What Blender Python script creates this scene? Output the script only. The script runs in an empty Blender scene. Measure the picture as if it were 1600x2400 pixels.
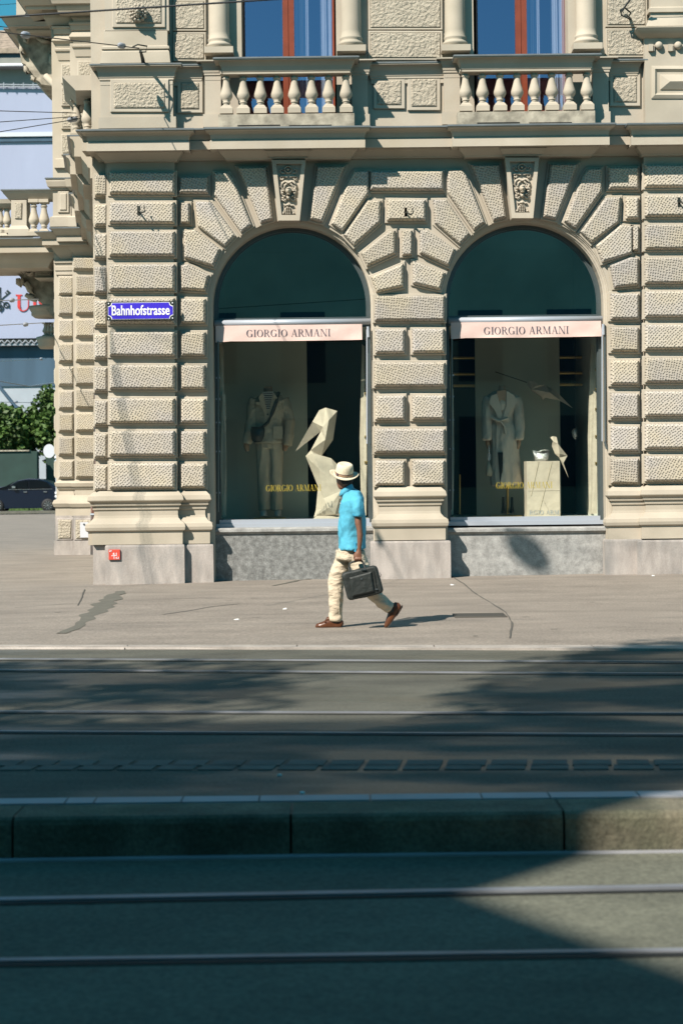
import bpy, bmesh, math, random
from mathutils import Vector, noise
R = math.radians
random.seed(7)
scene = bpy.context.scene
# ------------------------------------------------------------------ camera, sky, sun, exposure
FOC = 4170.0                       # focal length in pixels of the 1600 px wide photograph
ROLL = R(0.65)
CAMH = 1.6
cd = bpy.data.cameras.new('camera'); cam = bpy.data.objects.new('camera', cd)
scene.collection.objects.link(cam); scene.camera = cam
cd.sensor_fit = 'HORIZONTAL'; cd.sensor_width = 24.0; cd.lens = FOC * 24.0 / 1600.0
cd.shift_x = 0.0; cd.shift_y = -82.0 / 1600.0
cd.clip_start = 0.1; cd.clip_end = 2000
cam.location = (0, 0, CAMH)
from mathutils import Matrix
cr, sr = math.cos(ROLL), math.sin(ROLL)
cam.matrix_world = Matrix(((cr, sr, 0, 0), (0, 0, -1, 0), (-sr, cr, 0, CAMH), (0, 0, 0, 1)))
cd.dof.use_dof = True; cd.dof.focus_distance = 24.0; cd.dof.aperture_fstop = 3.2
world = bpy.data.worlds.new('World'); scene.world = world; world.use_nodes = True
wn = world.node_tree; bg = wn.nodes['Background']
sky = wn.nodes.new('ShaderNodeTexSky'); sky.sky_type = 'NISHITA'; sky.sun_disc = False
SUN = Vector((-0.85, -1.0, 1.25)).normalized()        # towards the sun
sky.sun_elevation = math.asin(SUN.z); sky.sun_rotation = math.atan2(SUN.x, SUN.y)
sky.air_density = 1.0; sky.dust_density = 0.3; sky.ozone_density = 2.0
tint = wn.nodes.new('ShaderNodeMix'); tint.data_type = 'RGBA'; tint.blend_type = 'MULTIPLY'; tint.inputs[0].default_value = 1
tint.inputs[7].default_value = (0.27, 0.90, 0.85, 1)
wn.links.new(sky.outputs[0], tint.inputs[6]); wn.links.new(tint.outputs[2], bg.inputs[0])
bg.inputs[1].default_value = 0.075
sd = bpy.data.lights.new('sun', 'SUN'); sun = bpy.data.objects.new('sun', sd); scene.collection.objects.link(sun)
sd.energy = 4.6; sd.angle = R(0.53); sd.color = (1.0, 0.91, 0.80)
sun.rotation_euler = SUN.to_track_quat('Z', 'Y').to_euler(); sun.location = (-20, -20, 30)
scene.view_settings.view_transform = 'Standard'; scene.view_settings.look = 'None'
scene.view_settings.exposure = 0.80; scene.view_settings.gamma = 1.0; scene.view_settings.use_curve_mapping = False
scene.render.engine = 'CYCLES'
scene.cycles.max_bounces = 8; scene.cycles.diffuse_bounces = 1; scene.cycles.transparent_max_bounces = 12; scene.cycles.caustics_reflective = False; scene.cycles.caustics_refractive = False

# ------------------------------------------------------------------ measured frame -> world
YF = 27.6                                             # distance of the facade plane
def P(x, y, Y):
    dx = x - 800.0; dy = 1118.0 - y
    return Vector(((dx*cr + dy*sr)/FOC*Y, Y, CAMH + (-dx*sr + dy*cr)/FOC*Y))
def F(x, y, d=0.0): return P(x, y, YF - d)
def G(x, y, z=0.0):                                   # point on the ground plane of height z
    dx = x - 800.0; dy = 1118.0 - y
    v = -dx*sr + dy*cr
    Y = (z - CAMH)*FOC/v
    return Vector(((dx*cr + dy*sr)/FOC*Y, Y, z))

# ------------------------------------------------------------------ materials
MATS = {}
def nodes(name):
    m = bpy.data.materials.new(name); m.use_nodes = True
    nt = m.node_tree; return m, nt, nt.nodes['Principled BSDF']
def mat(name, col, rough=0.6, metal=0.0, var=0.0, vscale=3.0, bump=0.0, bscale=20.0, spec=0.5, stretch=(1, 1, 1), fine=0.0, fscale=120.0, hue=None, orand=0.0):
    m, nt, b = nodes(name)
    N = nt.nodes.new; L = nt.links.new
    b.inputs['Base Color'].default_value = (*col, 1); b.inputs['Roughness'].default_value = rough
    b.inputs['Metallic'].default_value = metal; b.inputs['Specular IOR Level'].default_value = spec
    g = N('ShaderNodeNewGeometry'); mp = N('ShaderNodeMapping'); mp.inputs['Scale'].default_value = stretch
    L(g.outputs['Position'], mp.inputs[0])
    last = None
    def mul(prev, fac_out, lo, hi, c2=None):
        mr = N('ShaderNodeMapRange'); mr.inputs[1].default_value = .3; mr.inputs[2].default_value = .7; mr.inputs[3].default_value = lo; mr.inputs[4].default_value = hi
        L(fac_out, mr.inputs[0])
        mx = N('ShaderNodeVectorMath'); mx.operation = 'SCALE'
        if prev is None: mx.inputs[0].default_value = col
        else: L(prev, mx.inputs[0])
        L(mr.outputs[0], mx.inputs['Scale']); return mx.outputs[0]
    if var > 0:
        t = N('ShaderNodeTexNoise'); t.inputs['Scale'].default_value = vscale; t.inputs['Detail'].default_value = 6; L(mp.outputs[0], t.inputs[0])
        last = mul(last, t.outputs[0], 1-var, 1+var)
        if hue:
            t2 = N('ShaderNodeTexNoise'); t2.inputs['Scale'].default_value = vscale*.6; t2.inputs['Detail'].default_value = 3; L(mp.outputs[0], t2.inputs[0])
            mr = N('ShaderNodeMapRange'); mr.inputs[1].default_value = .5; mr.inputs[2].default_value = .75; L(t2.outputs[0], mr.inputs[0])
            mx = N('ShaderNodeMix'); mx.data_type = 'RGBA'; mx.inputs[7].default_value = (*hue, 1); L(mr.outputs[0], mx.inputs[0]); L(last, mx.inputs[6]); last = mx.outputs[2]
    if fine > 0:
        t = N('ShaderNodeTexNoise'); t.inputs['Scale'].default_value = fscale; t.inputs['Detail'].default_value = 2; L(g.outputs['Position'], t.inputs[0])
        last = mul(last, t.outputs[0], 1-fine, 1+fine)
    if orand > 0:
        oi = N('ShaderNodeObjectInfo'); mr = N('ShaderNodeMapRange'); mr.inputs[3].default_value = 1-orand; mr.inputs[4].default_value = 1+orand
        L(oi.outputs['Random'], mr.inputs[0]); mx = N('ShaderNodeVectorMath'); mx.operation = 'SCALE'
        if last is None: mx.inputs[0].default_value = col
        else: L(last, mx.inputs[0])
        L(mr.outputs[0], mx.inputs['Scale']); last = mx.outputs[0]
    if last is not None: L(last, b.inputs['Base Color'])
    if bump > 0:
        t = N('ShaderNodeTexNoise'); t.inputs['Scale'].default_value = bscale; t.inputs['Detail'].default_value = 5; L(mp.outputs[0], t.inputs[0])
        bp = N('ShaderNodeBump'); bp.inputs['Strength'].default_value = 1; bp.inputs['Distance'].default_value = bump
        L(t.outputs[0], bp.inputs['Height']); L(bp.outputs[0], b.inputs['Normal'])
    MATS[name] = m; return m

def dimple(name, col, scale, depth, dark=0.72, orand=.12):
    """stone dressed with a point chisel: rows of little pits"""
    m, nt, b = nodes(name); N = nt.nodes.new; L = nt.links.new
    g = N('ShaderNodeNewGeometry'); sp = N('ShaderNodeSeparateXYZ'); L(g.outputs['Position'], sp.inputs[0])
    cb = N('ShaderNodeCombineXYZ'); L(sp.outputs[0], cb.inputs[0]); L(sp.outputs[2], cb.inputs[1])
    oi = N('ShaderNodeObjectInfo')
    rot = N('ShaderNodeVectorRotate'); rot.rotation_type = 'Z_AXIS'; L(cb.outputs[0], rot.inputs['Vector'])
    mr = N('ShaderNodeMapRange'); mr.inputs[3].default_value = .1; mr.inputs[4].default_value = .9; L(oi.outputs['Random'], mr.inputs[0]); L(mr.outputs[0], rot.inputs['Angle'])
    wob = N('ShaderNodeTexNoise'); wob.inputs['Scale'].default_value = 5; wob.inputs['Detail'].default_value = 2; L(g.outputs['Position'], wob.inputs[0])
    wm = N('ShaderNodeVectorMath'); wm.operation = 'MULTIPLY_ADD'; L(wob.outputs['Color'], wm.inputs[0]); wm.inputs[1].default_value = (.05, .05, 0); L(rot.outputs[0], wm.inputs[2])
    vo = N('ShaderNodeTexVoronoi'); vo.voronoi_dimensions = '2D'; vo.inputs['Scale'].default_value = scale; vo.inputs['Randomness'].default_value = .33; L(wm.outputs[0], vo.inputs['Vector'])
    pit = N('ShaderNodeMapRange'); pit.inputs[1].default_value = .12; pit.inputs[2].default_value = .42; pit.interpolation_type = 'SMOOTHSTEP'; L(vo.outputs['Distance'], pit.inputs[0])
    bp = N('ShaderNodeBump'); bp.inputs['Strength'].default_value = 1; bp.inputs['Distance'].default_value = depth; L(pit.outputs[0], bp.inputs['Height']); L(bp.outputs[0], b.inputs['Normal'])
    n1 = N('ShaderNodeTexNoise'); n1.inputs['Scale'].default_value = 2.2; n1.inputs['Detail'].default_value = 6; L(g.outputs['Position'], n1.inputs[0])
    cr_ = N('ShaderNodeValToRGB'); L(n1.outputs[0], cr_.inputs[0])
    cr_.color_ramp.elements[0].position = .3; cr_.color_ramp.elements[1].position = .7
    cr_.color_ramp.elements[0].color = (col[0]*.92, col[1]*.93, col[2]*.98, 1); cr_.color_ramp.elements[1].color = (col[0]*1.06, col[1]*1.02, col[2]*.9, 1)
    pc = N('ShaderNodeMapRange'); pc.inputs[3].default_value = dark; pc.inputs[4].default_value = 1.05; L(pit.outputs[0], pc.inputs[0])
    om = N('ShaderNodeMapRange'); om.inputs[3].default_value = 1-orand; om.inputs[4].default_value = 1+orand; L(oi.outputs['Random'], om.inputs[0])
    mm = N('ShaderNodeMath'); mm.operation = 'MULTIPLY'; L(pc.outputs[0], mm.inputs[0]); L(om.outputs[0], mm.inputs[1])
    mx = N('ShaderNodeVectorMath'); mx.operation = 'SCALE'; L(cr_.outputs[0], mx.inputs[0]); L(mm.outputs[0], mx.inputs['Scale'])
    L(mx.outputs[0], b.inputs['Base Color']); b.inputs['Roughness'].default_value = .9; b.inputs['Specular IOR Level'].default_value = .2
    MATS[name] = m

STONE = (0.44, 0.395, 0.325)
mat('stone', STONE, .85, var=.10, vscale=1.6, bump=.0015, bscale=60, fine=.04, spec=.25, orand=.05, hue=(.40, .35, .27))
mat('stone_warm', (0.45, 0.40, 0.325), .85, var=.13, vscale=1.5, bump=.001, bscale=60, fine=.04, spec=.25, hue=(.38, .34, .27))
dimple('stone_pitted', (.44, .405, .355), 25, .0095)
dimple('stone_pitted_far', (.43, .39, .325), 27, .009)
mat('stone_rustic', (.43, .385, .31), .9, var=.1, vscale=2, bump=.05, bscale=26, spec=.2)
mat('limestone', (.38, .345, .32), .8, var=.22, vscale=2.2, bump=.004, bscale=30, stretch=(3, 3, 1), fine=.10, fscale=60, spec=.3, hue=(.26, .25, .24))
mat('granite_speckled', (.20, .205, .20), .45, var=.35, vscale=14, bump=.002, bscale=40, fine=.3, fscale=60)
mat('granite_pale', (.31, .31, .30), .55, var=.25, vscale=9, bump=.002, bscale=60, fine=.2, fscale=80)
mat('lead', (.16, .18, .19), .45, metal=.3, var=.2, vscale=3)
mat('weathered_stone', (.33, .30, .24), .9, var=.45, vscale=6, bump=.004, bscale=40)
mat('frame_metal', (.10, .125, .13), .35, metal=.4, var=.08, vscale=4)
mat('cassette_metal', (.42, .46, .52), .35, metal=.2)
mat('awning_cloth', (.64, .475, .43), .9, var=.04, vscale=3, bump=.006, bscale=7)
mat('print_dark', (.045, .045, .07), .7)
mat('gold_letter', (.46, .36, .05), .45, metal=.2)
mat('sign_blue', (.055, .035, .55), .25, var=.05)
mat('sign_white', (.85, .85, .88), .3)
mat('sign_black', (.02, .03, .03), .4)
mat('sign_red', (.62, .07, .045), .5, var=.15, vscale=20)
mat('window_brown', (.20, .045, .02), .35, var=.15, vscale=5)
mat('curtain', (.46, .49, .52), .9, var=.05, vscale=2, bump=.01, bscale=8, stretch=(4, 4, .2))
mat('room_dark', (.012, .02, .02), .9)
mat('disc_grey', (.55, .57, .62), .6)
mat('display_light', (.78, .78, .70), .8)
mat('display_grey', (.56, .60, .50), .9, var=.08, vscale=1)
mat('paper_kraft', (.56, .49, .40), .75, var=.10, vscale=5, bump=.012, bscale=9)
mat('brass', (.40, .28, .10), .35, metal=1)
mat('jacket_cloth', (.50, .44, .33), .9, var=.1, vscale=4, bump=.02, bscale=9, fine=.1, fscale=200)
mat('coat_cloth', (.60, .54, .45), .8, var=.08, vscale=3, bump=.015, bscale=6)
mat('mannequin_skin', (.42, .27, .17), .5)
mat('black_leather', (.012, .013, .013), .35, bump=.002, bscale=60)
mat('stripe_shirt', (.55, .53, .48), .8)
mat('silver', (.7, .72, .75), .18, metal=1, bump=.02, bscale=60, var=.2, vscale=30)
mat('skin_dark', (.18, .083, .05), .45, var=.12, vscale=20, bump=.001, bscale=120)
mat('hair', (.012, .009, .008), .8, bump=.004, bscale=200)
mat('shirt_blue', (.075, .37, .52), .85, var=.08, vscale=5, bump=.03, bscale=5.5, fine=.05, fscale=400)
mat('shirt_seam', (.05, .36, .58), .85)
mat('chino', (.55, .47, .355), .9, var=.09, vscale=6, bump=.032, bscale=9, stretch=(1, 1, 1.8), fine=.05, fscale=300)
mat('shoe_tan', (.10, .036, .015), .28, var=.2, vscale=20)
mat('sole_dark', (.03, .02, .015), .6)
mat('straw', (.68, .60, .44), .8, var=.05, vscale=20, bump=.004, bscale=220)
mat('hat_band', (.10, .06, .07), .7)
mat('hat_band_stripe', (.50, .33, .20), .7)
mat('nylon_black', (.013, .018, .017), .6, var=.15, vscale=8, bump=.012, bscale=14, fine=.1, fscale=300)
mat('chrome', (.75, .76, .78), .2, metal=1)
mat('cable', (.02, .025, .03), .5)
mat('cable_grey', (.30, .32, .36), .4)
mat('iron', (.03, .035, .03), .5, metal=.5)
mat('car_paint', (.004, .009, .022), .18, spec=.6)
mat('car_glass', (.006, .008, .010), .05)
mat('tyre', (.012, .012, .013), .7)
mat('pipe', (.10, .085, .08), .5, metal=.3, var=.3, vscale=10, hue=(.20, .08, .05))
mat('banner_cloth', (.33, .36, .49), .9, var=.05, vscale=.25, stretch=(1, 1, .3), bump=.03, bscale=.8)
mat('banner_red', (.55, .04, .04), .8)
mat('net_blue', (.055, .10, .15), .9, var=.2, vscale=.3, stretch=(3, 1, .4))
mat('net_pale', (.36, .40, .45), .9, var=.15, vscale=.4)
mat('roof_tile', (.28, .22, .17), .8, var=.4, vscale=3)
mat('dark_wall', (.018, .045, .038), .8, var=.2, vscale=1)
mat('leaf', (.060, .115, .022), .6, var=.5, vscale=1.2, orand=.05)
mat('leaf_dark', (.030, .060, .014), .6, var=.4, vscale=1.2)
mat('bark', (.08, .06, .045), .9, var=.3, bump=.02, bscale=20)
mat('plaster_light', (.42, .42, .38), .9, var=.15, vscale=.6)
mat('plaster_grey', (.22, .22, .20), .9, var=.15, vscale=.6)
mat('rail_steel', (.30, .32, .36), .5, metal=.6, var=.2, vscale=3)
mat('groove', (.006, .007, .006), .8)
mat('kerb_granite', (.33, .30, .27), .7, var=.2, vscale=4, fine=.2, fscale=100, orand=.06)
mat('kerb_mossy', (.135, .122, .085), .9, var=.45, vscale=3, bump=.012, bscale=26, fine=.25, fscale=60, hue=(.07, .085, .05))
mat('kerb_painted', (.36, .37, .40), .6, var=.12, vscale=3, orand=.05)
mat('sett', (.12, .118, .105), .85, var=.2, vscale=6, orand=.12)
mat('tar', (.115, .11, .09), .8, var=.15, vscale=6, fine=.2, fscale=150)
mat('crack', (.085, .08, .07), .9)
mat('litter', (.8, .8, .78), .8)
mat('mirror_silver', (.6, .6, .62), .1, metal=1)

def asphalt(name, col, streak, wet=0.0, rough=.75):
    m, nt, b = nodes(name); N = nt.nodes.new; L = nt.links.new
    g = N('ShaderNodeNewGeometry')
    mp = N('ShaderNodeMapping'); mp.inputs['Scale'].default_value = (.8, 1.7, 1); mp.inputs['Rotation'].default_value = (0, 0, R(7)); L(g.outputs['Position'], mp.inputs[0])
    n1 = N('ShaderNodeTexNoise'); n1.inputs['Scale'].default_value = 1.1; n1.inputs['Detail'].default_value = 7; n1.inputs['Roughness'].default_value = .6; L(mp.outputs[0], n1.inputs[0])
    n2 = N('ShaderNodeTexNoise'); n2.inputs['Scale'].default_value = 45; n2.inputs['Detail'].default_value = 3; L(g.outputs['Position'], n2.inputs[0])
    n3 = N('ShaderNodeTexVoronoi'); n3.inputs['Scale'].default_value = 2.3; n3.inputs['Randomness'].default_value = 1; L(mp.outputs[0], n3.inputs[0])
    a = N('ShaderNodeMapRange'); a.inputs[1].default_value = .3; a.inputs[2].default_value = .7; a.inputs[3].default_value = 1-streak; a.inputs[4].default_value = 1+streak; L(n1.outputs[0], a.inputs[0])
    c = N('ShaderNodeMapRange'); c.inputs[1].default_value = .3; c.inputs[2].default_value = .7; c.inputs[3].default_value = .70; c.inputs[4].default_value = 1.30; L(n2.outputs[0], c.inputs[0])
    sp = N('ShaderNodeMapRange'); sp.inputs[1].default_value = .04; sp.inputs[2].default_value = .09; sp.inputs[3].default_value = .72; sp.inputs[4].default_value = 1; L(n3.outputs['Distance'], sp.inputs[0])
    mu = N('ShaderNodeMath'); mu.operation = 'MULTIPLY'; L(a.outputs[0], mu.inputs[0]); L(c.outputs[0], mu.inputs[1])
    mu2 = N('ShaderNodeMath'); mu2.operation = 'MULTIPLY'; L(mu.outputs[0], mu2.inputs[0]); L(sp.outputs[0], mu2.inputs[1])
    v = N('ShaderNodeVectorMath'); v.operation = 'SCALE'; v.inputs[0].default_value = col; L(mu2.outputs[0], v.inputs['Scale']); L(v.outputs[0], b.inputs['Base Color'])
    bp = N('ShaderNodeBump'); bp.inputs['Strength'].default_value = .8; bp.inputs['Distance'].default_value = .004; L(n2.outputs[0], bp.inputs['Height']); L(bp.outputs[0], b.inputs['Normal'])
    if wet:
        w = N('ShaderNodeMapRange'); w.inputs[1].default_value = .42; w.inputs[2].default_value = .60; w.inputs[3].default_value = rough; w.inputs[4].default_value = wet
        n4 = N('ShaderNodeTexNoise'); n4.inputs['Scale'].default_value = .8; n4.inputs['Detail'].default_value = 4; L(mp.outputs[0], n4.inputs[0])
        L(n4.outputs[0], w.inputs[0]); L(w.outputs[0], b.inputs['Roughness'])
    else: b.inputs['Roughness'].default_value = rough
    MATS[name] = m
asphalt('pavement', (.225, .196, .166), .20)
asphalt('roadway', (.080, .080, .064), .35, wet=.42, rough=.9)
asphalt('near_road', (.11, .113, .085), .25, rough=.9)

def glass(name, tintc, refl, rc=(.9, 1, 1)):
    m, nt, b = nodes(name); N = nt.nodes.new; L = nt.links.new; nt.nodes.remove(b)
    out = nt.nodes['Material Output']
    tr = N('ShaderNodeBsdfTransparent'); tr.inputs[0].default_value = (*tintc, 1)
    gl = N('ShaderNodeBsdfGlossy'); gl.inputs['Roughness'].default_value = 0.0; gl.inputs[0].default_value = (*rc, 1)
    g = N('ShaderNodeNewGeometry'); dt = N('ShaderNodeVectorMath'); dt.operation = 'DOT_PRODUCT'; L(g.outputs['Incoming'], dt.inputs[0]); L(g.outputs['Normal'], dt.inputs[1])
    ab = N('ShaderNodeMath'); ab.operation = 'ABSOLUTE'; L(dt.outputs['Value'], ab.inputs[0]); om = N('ShaderNodeMath'); om.operation = 'SUBTRACT'; om.inputs[0].default_value = 1; L(ab.outputs[0], om.inputs[1])
    pw = N('ShaderNodeMath'); pw.operation = 'POWER'; pw.inputs[1].default_value = 5; L(om.outputs[0], pw.inputs[0])
    ad = N('ShaderNodeMath'); ad.operation = 'MULTIPLY_ADD'; ad.inputs[1].default_value = 1 - refl; ad.inputs[2].default_value = refl; L(pw.outputs[0], ad.inputs[0])
    mx = N('ShaderNodeMixShader'); L(ad.outputs[0], mx.inputs[0]); L(tr.outputs[0], mx.inputs[1]); L(gl.outputs[0], mx.inputs[2]); L(mx.outputs[0], out.inputs[0])
    MATS[name] = m
glass('shop_glass', (.93, .97, .93), .09)
glass('fan_glass', (.20, .34, .34), .32, (.55, 1, 1))
glass('upper_glass', (.80, .86, .95), .34, (1, .66, 1))

# ------------------------------------------------------------------ object helpers
WL = {}
class MB:
    def __init__(s): s.v = []; s.f = []; s.m = []; s.sm = []
    def add(s, vs, fs, mi=0, smooth=False):
        o = len(s.v); s.v += [tuple(v) for v in vs]
        for f in fs: s.f.append(tuple(i+o for i in f)); s.m.append(mi); s.sm.append(smooth)
    def box(s, a, b, mi=0):
        x0, y0, z0 = a; x1, y1, z1 = b
        s.add([(x0,y0,z0),(x1,y0,z0),(x1,y1,z0),(x0,y1,z0),(x0,y0,z1),(x1,y0,z1),(x1,y1,z1),(x0,y1,z1)],
              [(0,3,2,1),(4,5,6,7),(0,1,5,4),(1,2,6,5),(2,3,7,6),(3,0,4,7)], mi)
    def tube(s, pts, r, n=8, mi=0, cap=True):
        pts = [Vector(p) for p in pts]; vs = []
        rs = r if isinstance(r, (list, tuple)) else [r]*len(pts)
        for i, p in enumerate(pts):
            t = (pts[min(i+1, len(pts)-1)] - pts[max(i-1, 0)]).normalized()
            a = t.cross(Vector((0, 0, 1))) if abs(t.z) < .9 else t.cross(Vector((0, 1, 0)))
            a.normalize(); b = t.cross(a)
            for k in range(n): q = 2*math.pi*k/n; vs.append(p + (a*math.cos(q)+b*math.sin(q))*rs[i])
        fs = [(i*n+k, i*n+(k+1)%n, (i+1)*n+(k+1)%n, (i+1)*n+k) for i in range(len(pts)-1) for k in range(n)]
        s.add(vs, fs, mi, True)
        if cap:
            m = (len(pts)-1)*n
            s.add(vs[:n], [tuple(range(n))], mi); s.add(vs[m:], [tuple(range(n))], mi)
    def rings(s, rings, mi=0, smooth=True, cap=True):
        n = len(rings[0]); vs = [v for r in rings for v in r]
        fs = [(i*n+k, i*n+(k+1)%n, (i+1)*n+(k+1)%n, (i+1)*n+k) for i in range(len(rings)-1) for k in range(n)]
        o = len(s.v); s.add(vs, fs, mi, smooth)
        if cap:
            s.f.append(tuple(o+i for i in range(n))[::-1]); s.m.append(mi); s.sm.append(smooth)
            s.f.append(tuple(o+(len(rings)-1)*n+i for i in range(n))); s.m.append(mi); s.sm.append(smooth)
    def prism(s, poly, Y0, Y1, mi=0):
        """poly: (X, Z) points, extruded between two Y planes"""
        n = len(poly)
        vs = [(p[0], Y0, p[1]) for p in poly] + [(p[0], Y1, p[1]) for p in poly]
        s.add(vs, [tuple(range(n)), tuple(range(n, 2*n))[::-1]] + [(i, (i+1)%n, n+(i+1)%n, n+i) for i in range(n)], mi)
    def lathe(s, prof, c, n=16, mi=0, phase=0.0, sx=1.0, sy=1.0):
        s.rings([[(c[0]+r*math.cos(2*math.pi*k/n+phase)*sx, c[1]+r*math.sin(2*math.pi*k/n+phase)*sy, c[2]+z) for k in range(n)] for r, z in prof], mi)
def mesh_of(mb, name, mats, origin=(0, 0, 0), weld=False):
    me = bpy.data.meshes.new(name); ox, oy, oz = origin
    me.from_pydata([(v[0]-ox, v[1]-oy, v[2]-oz) for v in mb.v], [], mb.f)
    for m in mats: me.materials.append(MATS[m])
    for i, p in enumerate(me.polygons): p.material_index = mb.m[i]; p.use_smooth = mb.sm[i]
    bm = bmesh.new(); bm.from_mesh(me)
    if weld: bmesh.ops.remove_doubles(bm, verts=bm.verts, dist=1e-4)
    bmesh.ops.recalc_face_normals(bm, faces=bm.faces); bm.to_mesh(me); bm.free()
    return me
def link(name, me, parent=None, origin=(0, 0, 0), rot=None):
    o = bpy.data.objects.new(name, me); scene.collection.objects.link(o)
    o.location = origin; WL[o] = Vector(origin)
    if parent is not None: o.parent = parent; o.location = Vector(origin) - WL[parent]
    if rot is not None: o.rotation_euler = rot
    return o
def obj(name, mb, mats, parent=None, origin=None, **kw):
    if isinstance(mats, str): mats = [mats]
    if origin is None:
        n = len(mb.v); origin = (sum(v[0] for v in mb.v)/n, sum(v[1] for v in mb.v)/n, min(v[2] for v in mb.v))
    o = link(name, mesh_of(mb, name, mats, origin), parent, origin)
    for k, v in kw.items(): o[k] = v
    return o
def thing(name, label, cat, loc, group=None):
    o = link(name, None, None, loc); o['label'] = label; o['category'] = cat
    if group: o['group'] = group
    return o
def tag(o, label, cat, group=None):
    o['label'] = label; o['category'] = cat
    if group: o['group'] = group
    return o
def poly_offset(poly, e):
    """offset a convex outline; e>0 grows"""
    n = len(poly); A = sum(poly[i][0]*poly[(i+1)%n][1]-poly[(i+1)%n][0]*poly[i][1] for i in range(n))
    sg = 1 if A > 0 else -1; out = []
    for i in range(n):
        p0, p1, p2 = poly[i-1], poly[i], poly[(i+1)%n]
        def nrm(a, b):
            dx, dy = b[0]-a[0], b[1]-a[1]; l = math.hypot(dx, dy) or 1; return (dy/l*sg, -dx/l*sg)
        n1, n2 = nrm(p0, p1), nrm(p1, p2); k = 1 + n1[0]*n2[0]+n1[1]*n2[1]; k = max(k, .35)
        out.append((p1[0]+(n1[0]+n2[0])/k*e, p1[1]+(n1[1]+n2[1])/k*e))
    return out
def block(poly, dp, h, parent, name='stone_block', rough='stone_pitted', plate=.035, ex=5.5, ins=5, Yb=YF, smooth='stone', sink=.05, jit=.6):
    """one rusticated stone: a smooth drafted margin and a pitted pillow on it"""
    poly = [(x+random.uniform(-jit, jit), y+random.uniform(-jit, jit)) for x, y in poly]
    s = Yb - dp - h
    W = lambda pl: [(lambda q: (q.x, q.z))(P(x, y, s)) for x, y in pl]
    mb = MB(); n = len(poly)
    def ring(pl, d): return [(x, Yb-dp-d, z) for x, z in W(pl)]
    big = poly_offset(poly, ex)
    mb.rings([ring(big, -sink), ring(big, plate*.7), ring(poly_offset(poly, ex-1.2), plate), ring(poly_offset(poly, .8), plate)], 0, False, cap=False)
    rr = [ring(poly_offset(poly, .8), plate), ring(poly, h*.62), ring(poly_offset(poly, -ins*.35), h*.86), ring(poly_offset(poly, -ins*.95), h*1.0)]
    mb.rings(rr, 1, False, cap=False)
    mb.add(rr[-1], [tuple(range(n))], 1)
    return obj(name, mb, [smooth, rough], parent)
def rect(x0, y0, x1, y1): return [(x0, y0), (x1, y0), (x1, y1), (x0, y1)]
def stack(mb, x0, x1, prof, Yb, depth=.4, fy=1.6, xr=None, mi=0, slack=0.0):
    """moulding: rectangular footprints piled up; prof = (y px, outward metres)"""
    if xr is None: xr = (x0+x1)/2
    rs = []
    for y, e in prof:
        yr = prof[0][0]
        X0 = P(x0, y, Yb).x; X1 = P(x1, y, Yb).x; Z = P(xr, y, Yb-e*fy).z
        rs.append([(X0-e, Yb-e*fy, Z), (X1+e, Yb-e*fy, Z), (X1+e, Yb+depth, Z), (X0-e, Yb+depth, Z)])
    mb.rings(rs, mi, False)
def fbox(mb, x0, y0, x1, y1, d0, d1, mi=0, Yb=YF):
    a = P(x0, y1, Yb-d1); b = P(x1, y0, Yb-d1)
    mb.box((a.x, Yb-d1, a.z), (b.x, Yb-d0, b.z), mi)

# ------------------------------------------------------------------ ground
EXT = 60.0
def kerbY(X): return 16.50 - .122*X                    # far kerb line (runs a little askew to the facade)
mb = MB()
def strip(mb, xs, f0, f1, z0, z1=None, mi=0):
    z1 = z0 if z1 is None else z1
    for a, b in zip(xs[:-1], xs[1:]):
        zz = lambda z, X, Y: z(X, Y) if callable(z) else z
        q = [(a, f0(a)), (b, f0(b)), (b, f1(b)), (a, f1(a))]
        mb.add([(X, Y, zz(z0 if i < 2 else z1, X, Y)) for i, (X, Y) in enumerate(q)], [(0, 1, 2, 3)], mi)
XS = [-60, -30, -15, -8, -4, 0, 4, 8, 15, 30, 60]
YEDGE = 8.41                                           # face of the tram stop kerb
g1 = MB(); strip(g1, [-400, -60, 60, 400], lambda X: 8.42, lambda X: 600, -.21)
for_ground = obj('ground', g1, 'plaster_grey', kind='structure')
g1 = MB(); strip(g1, [-60, 60], lambda X: -30, lambda X: YEDGE, -.19)
near_road = obj('near_road', g1, 'near_road', kind='structure')
g1 = MB(); strip(g1, XS, lambda X: YEDGE + .5, lambda X: kerbY(X)-.03, 0)
road = obj('road', g1, 'roadway', kind='structure')
def gz(X, Y): return max(0, (Y-17.5)/10)*.009*X if Y < 40 else 0
sw = MB()
strip(sw, XS, lambda X: kerbY(X)+.28, lambda X: 27.9, .012, lambda X, Y: .012 + max(-15, min(15, X))*.008)
strip(sw, XS, lambda X: 27.9, lambda X: 34, lambda X, Y: .012 + max(-15, min(15, X))*.008, .004)
strip(sw, XS, lambda X: 34, lambda X: 84, .004, .004)
pavement = obj('pavement', sw, 'pavement', kind='structure')
def SZ(X, Y): return .012 + max(-15, min(15, X))*.008*min(1, max(0, (Y-kerbY(X)-.28)/(27.9-kerbY(X)-.28))) + .004
# kerb stones of the far pavement
mbk = {}
X = -9.0; i = 0
while X < 9:
    L_ = [1.62, 1.28, 1.45, 1.1, 1.5][i % 5]; X1 = X+L_-.012; i += 1
    mb = MB(); y0, y1 = kerbY(X), kerbY(X1)
    for (ya, yb, za, zb) in [(y0, y1, 0, 0)]:
        q = [(X, y0), (X1, y1), (X1, y1+.28), (X, y0+.28)]
        b = [(x, y, -.05) for x, y in q]; t = [(x, y + (.012 if k < 2 else 0), .016) for k, (x, y) in enumerate(q)]
        mid = [(x, y, .004) for x, y in q]
        mb.rings([b, mid, t], 0, False)
    obj('kerb_stone', mb, 'kerb_granite', pavement); X += L_
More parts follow.
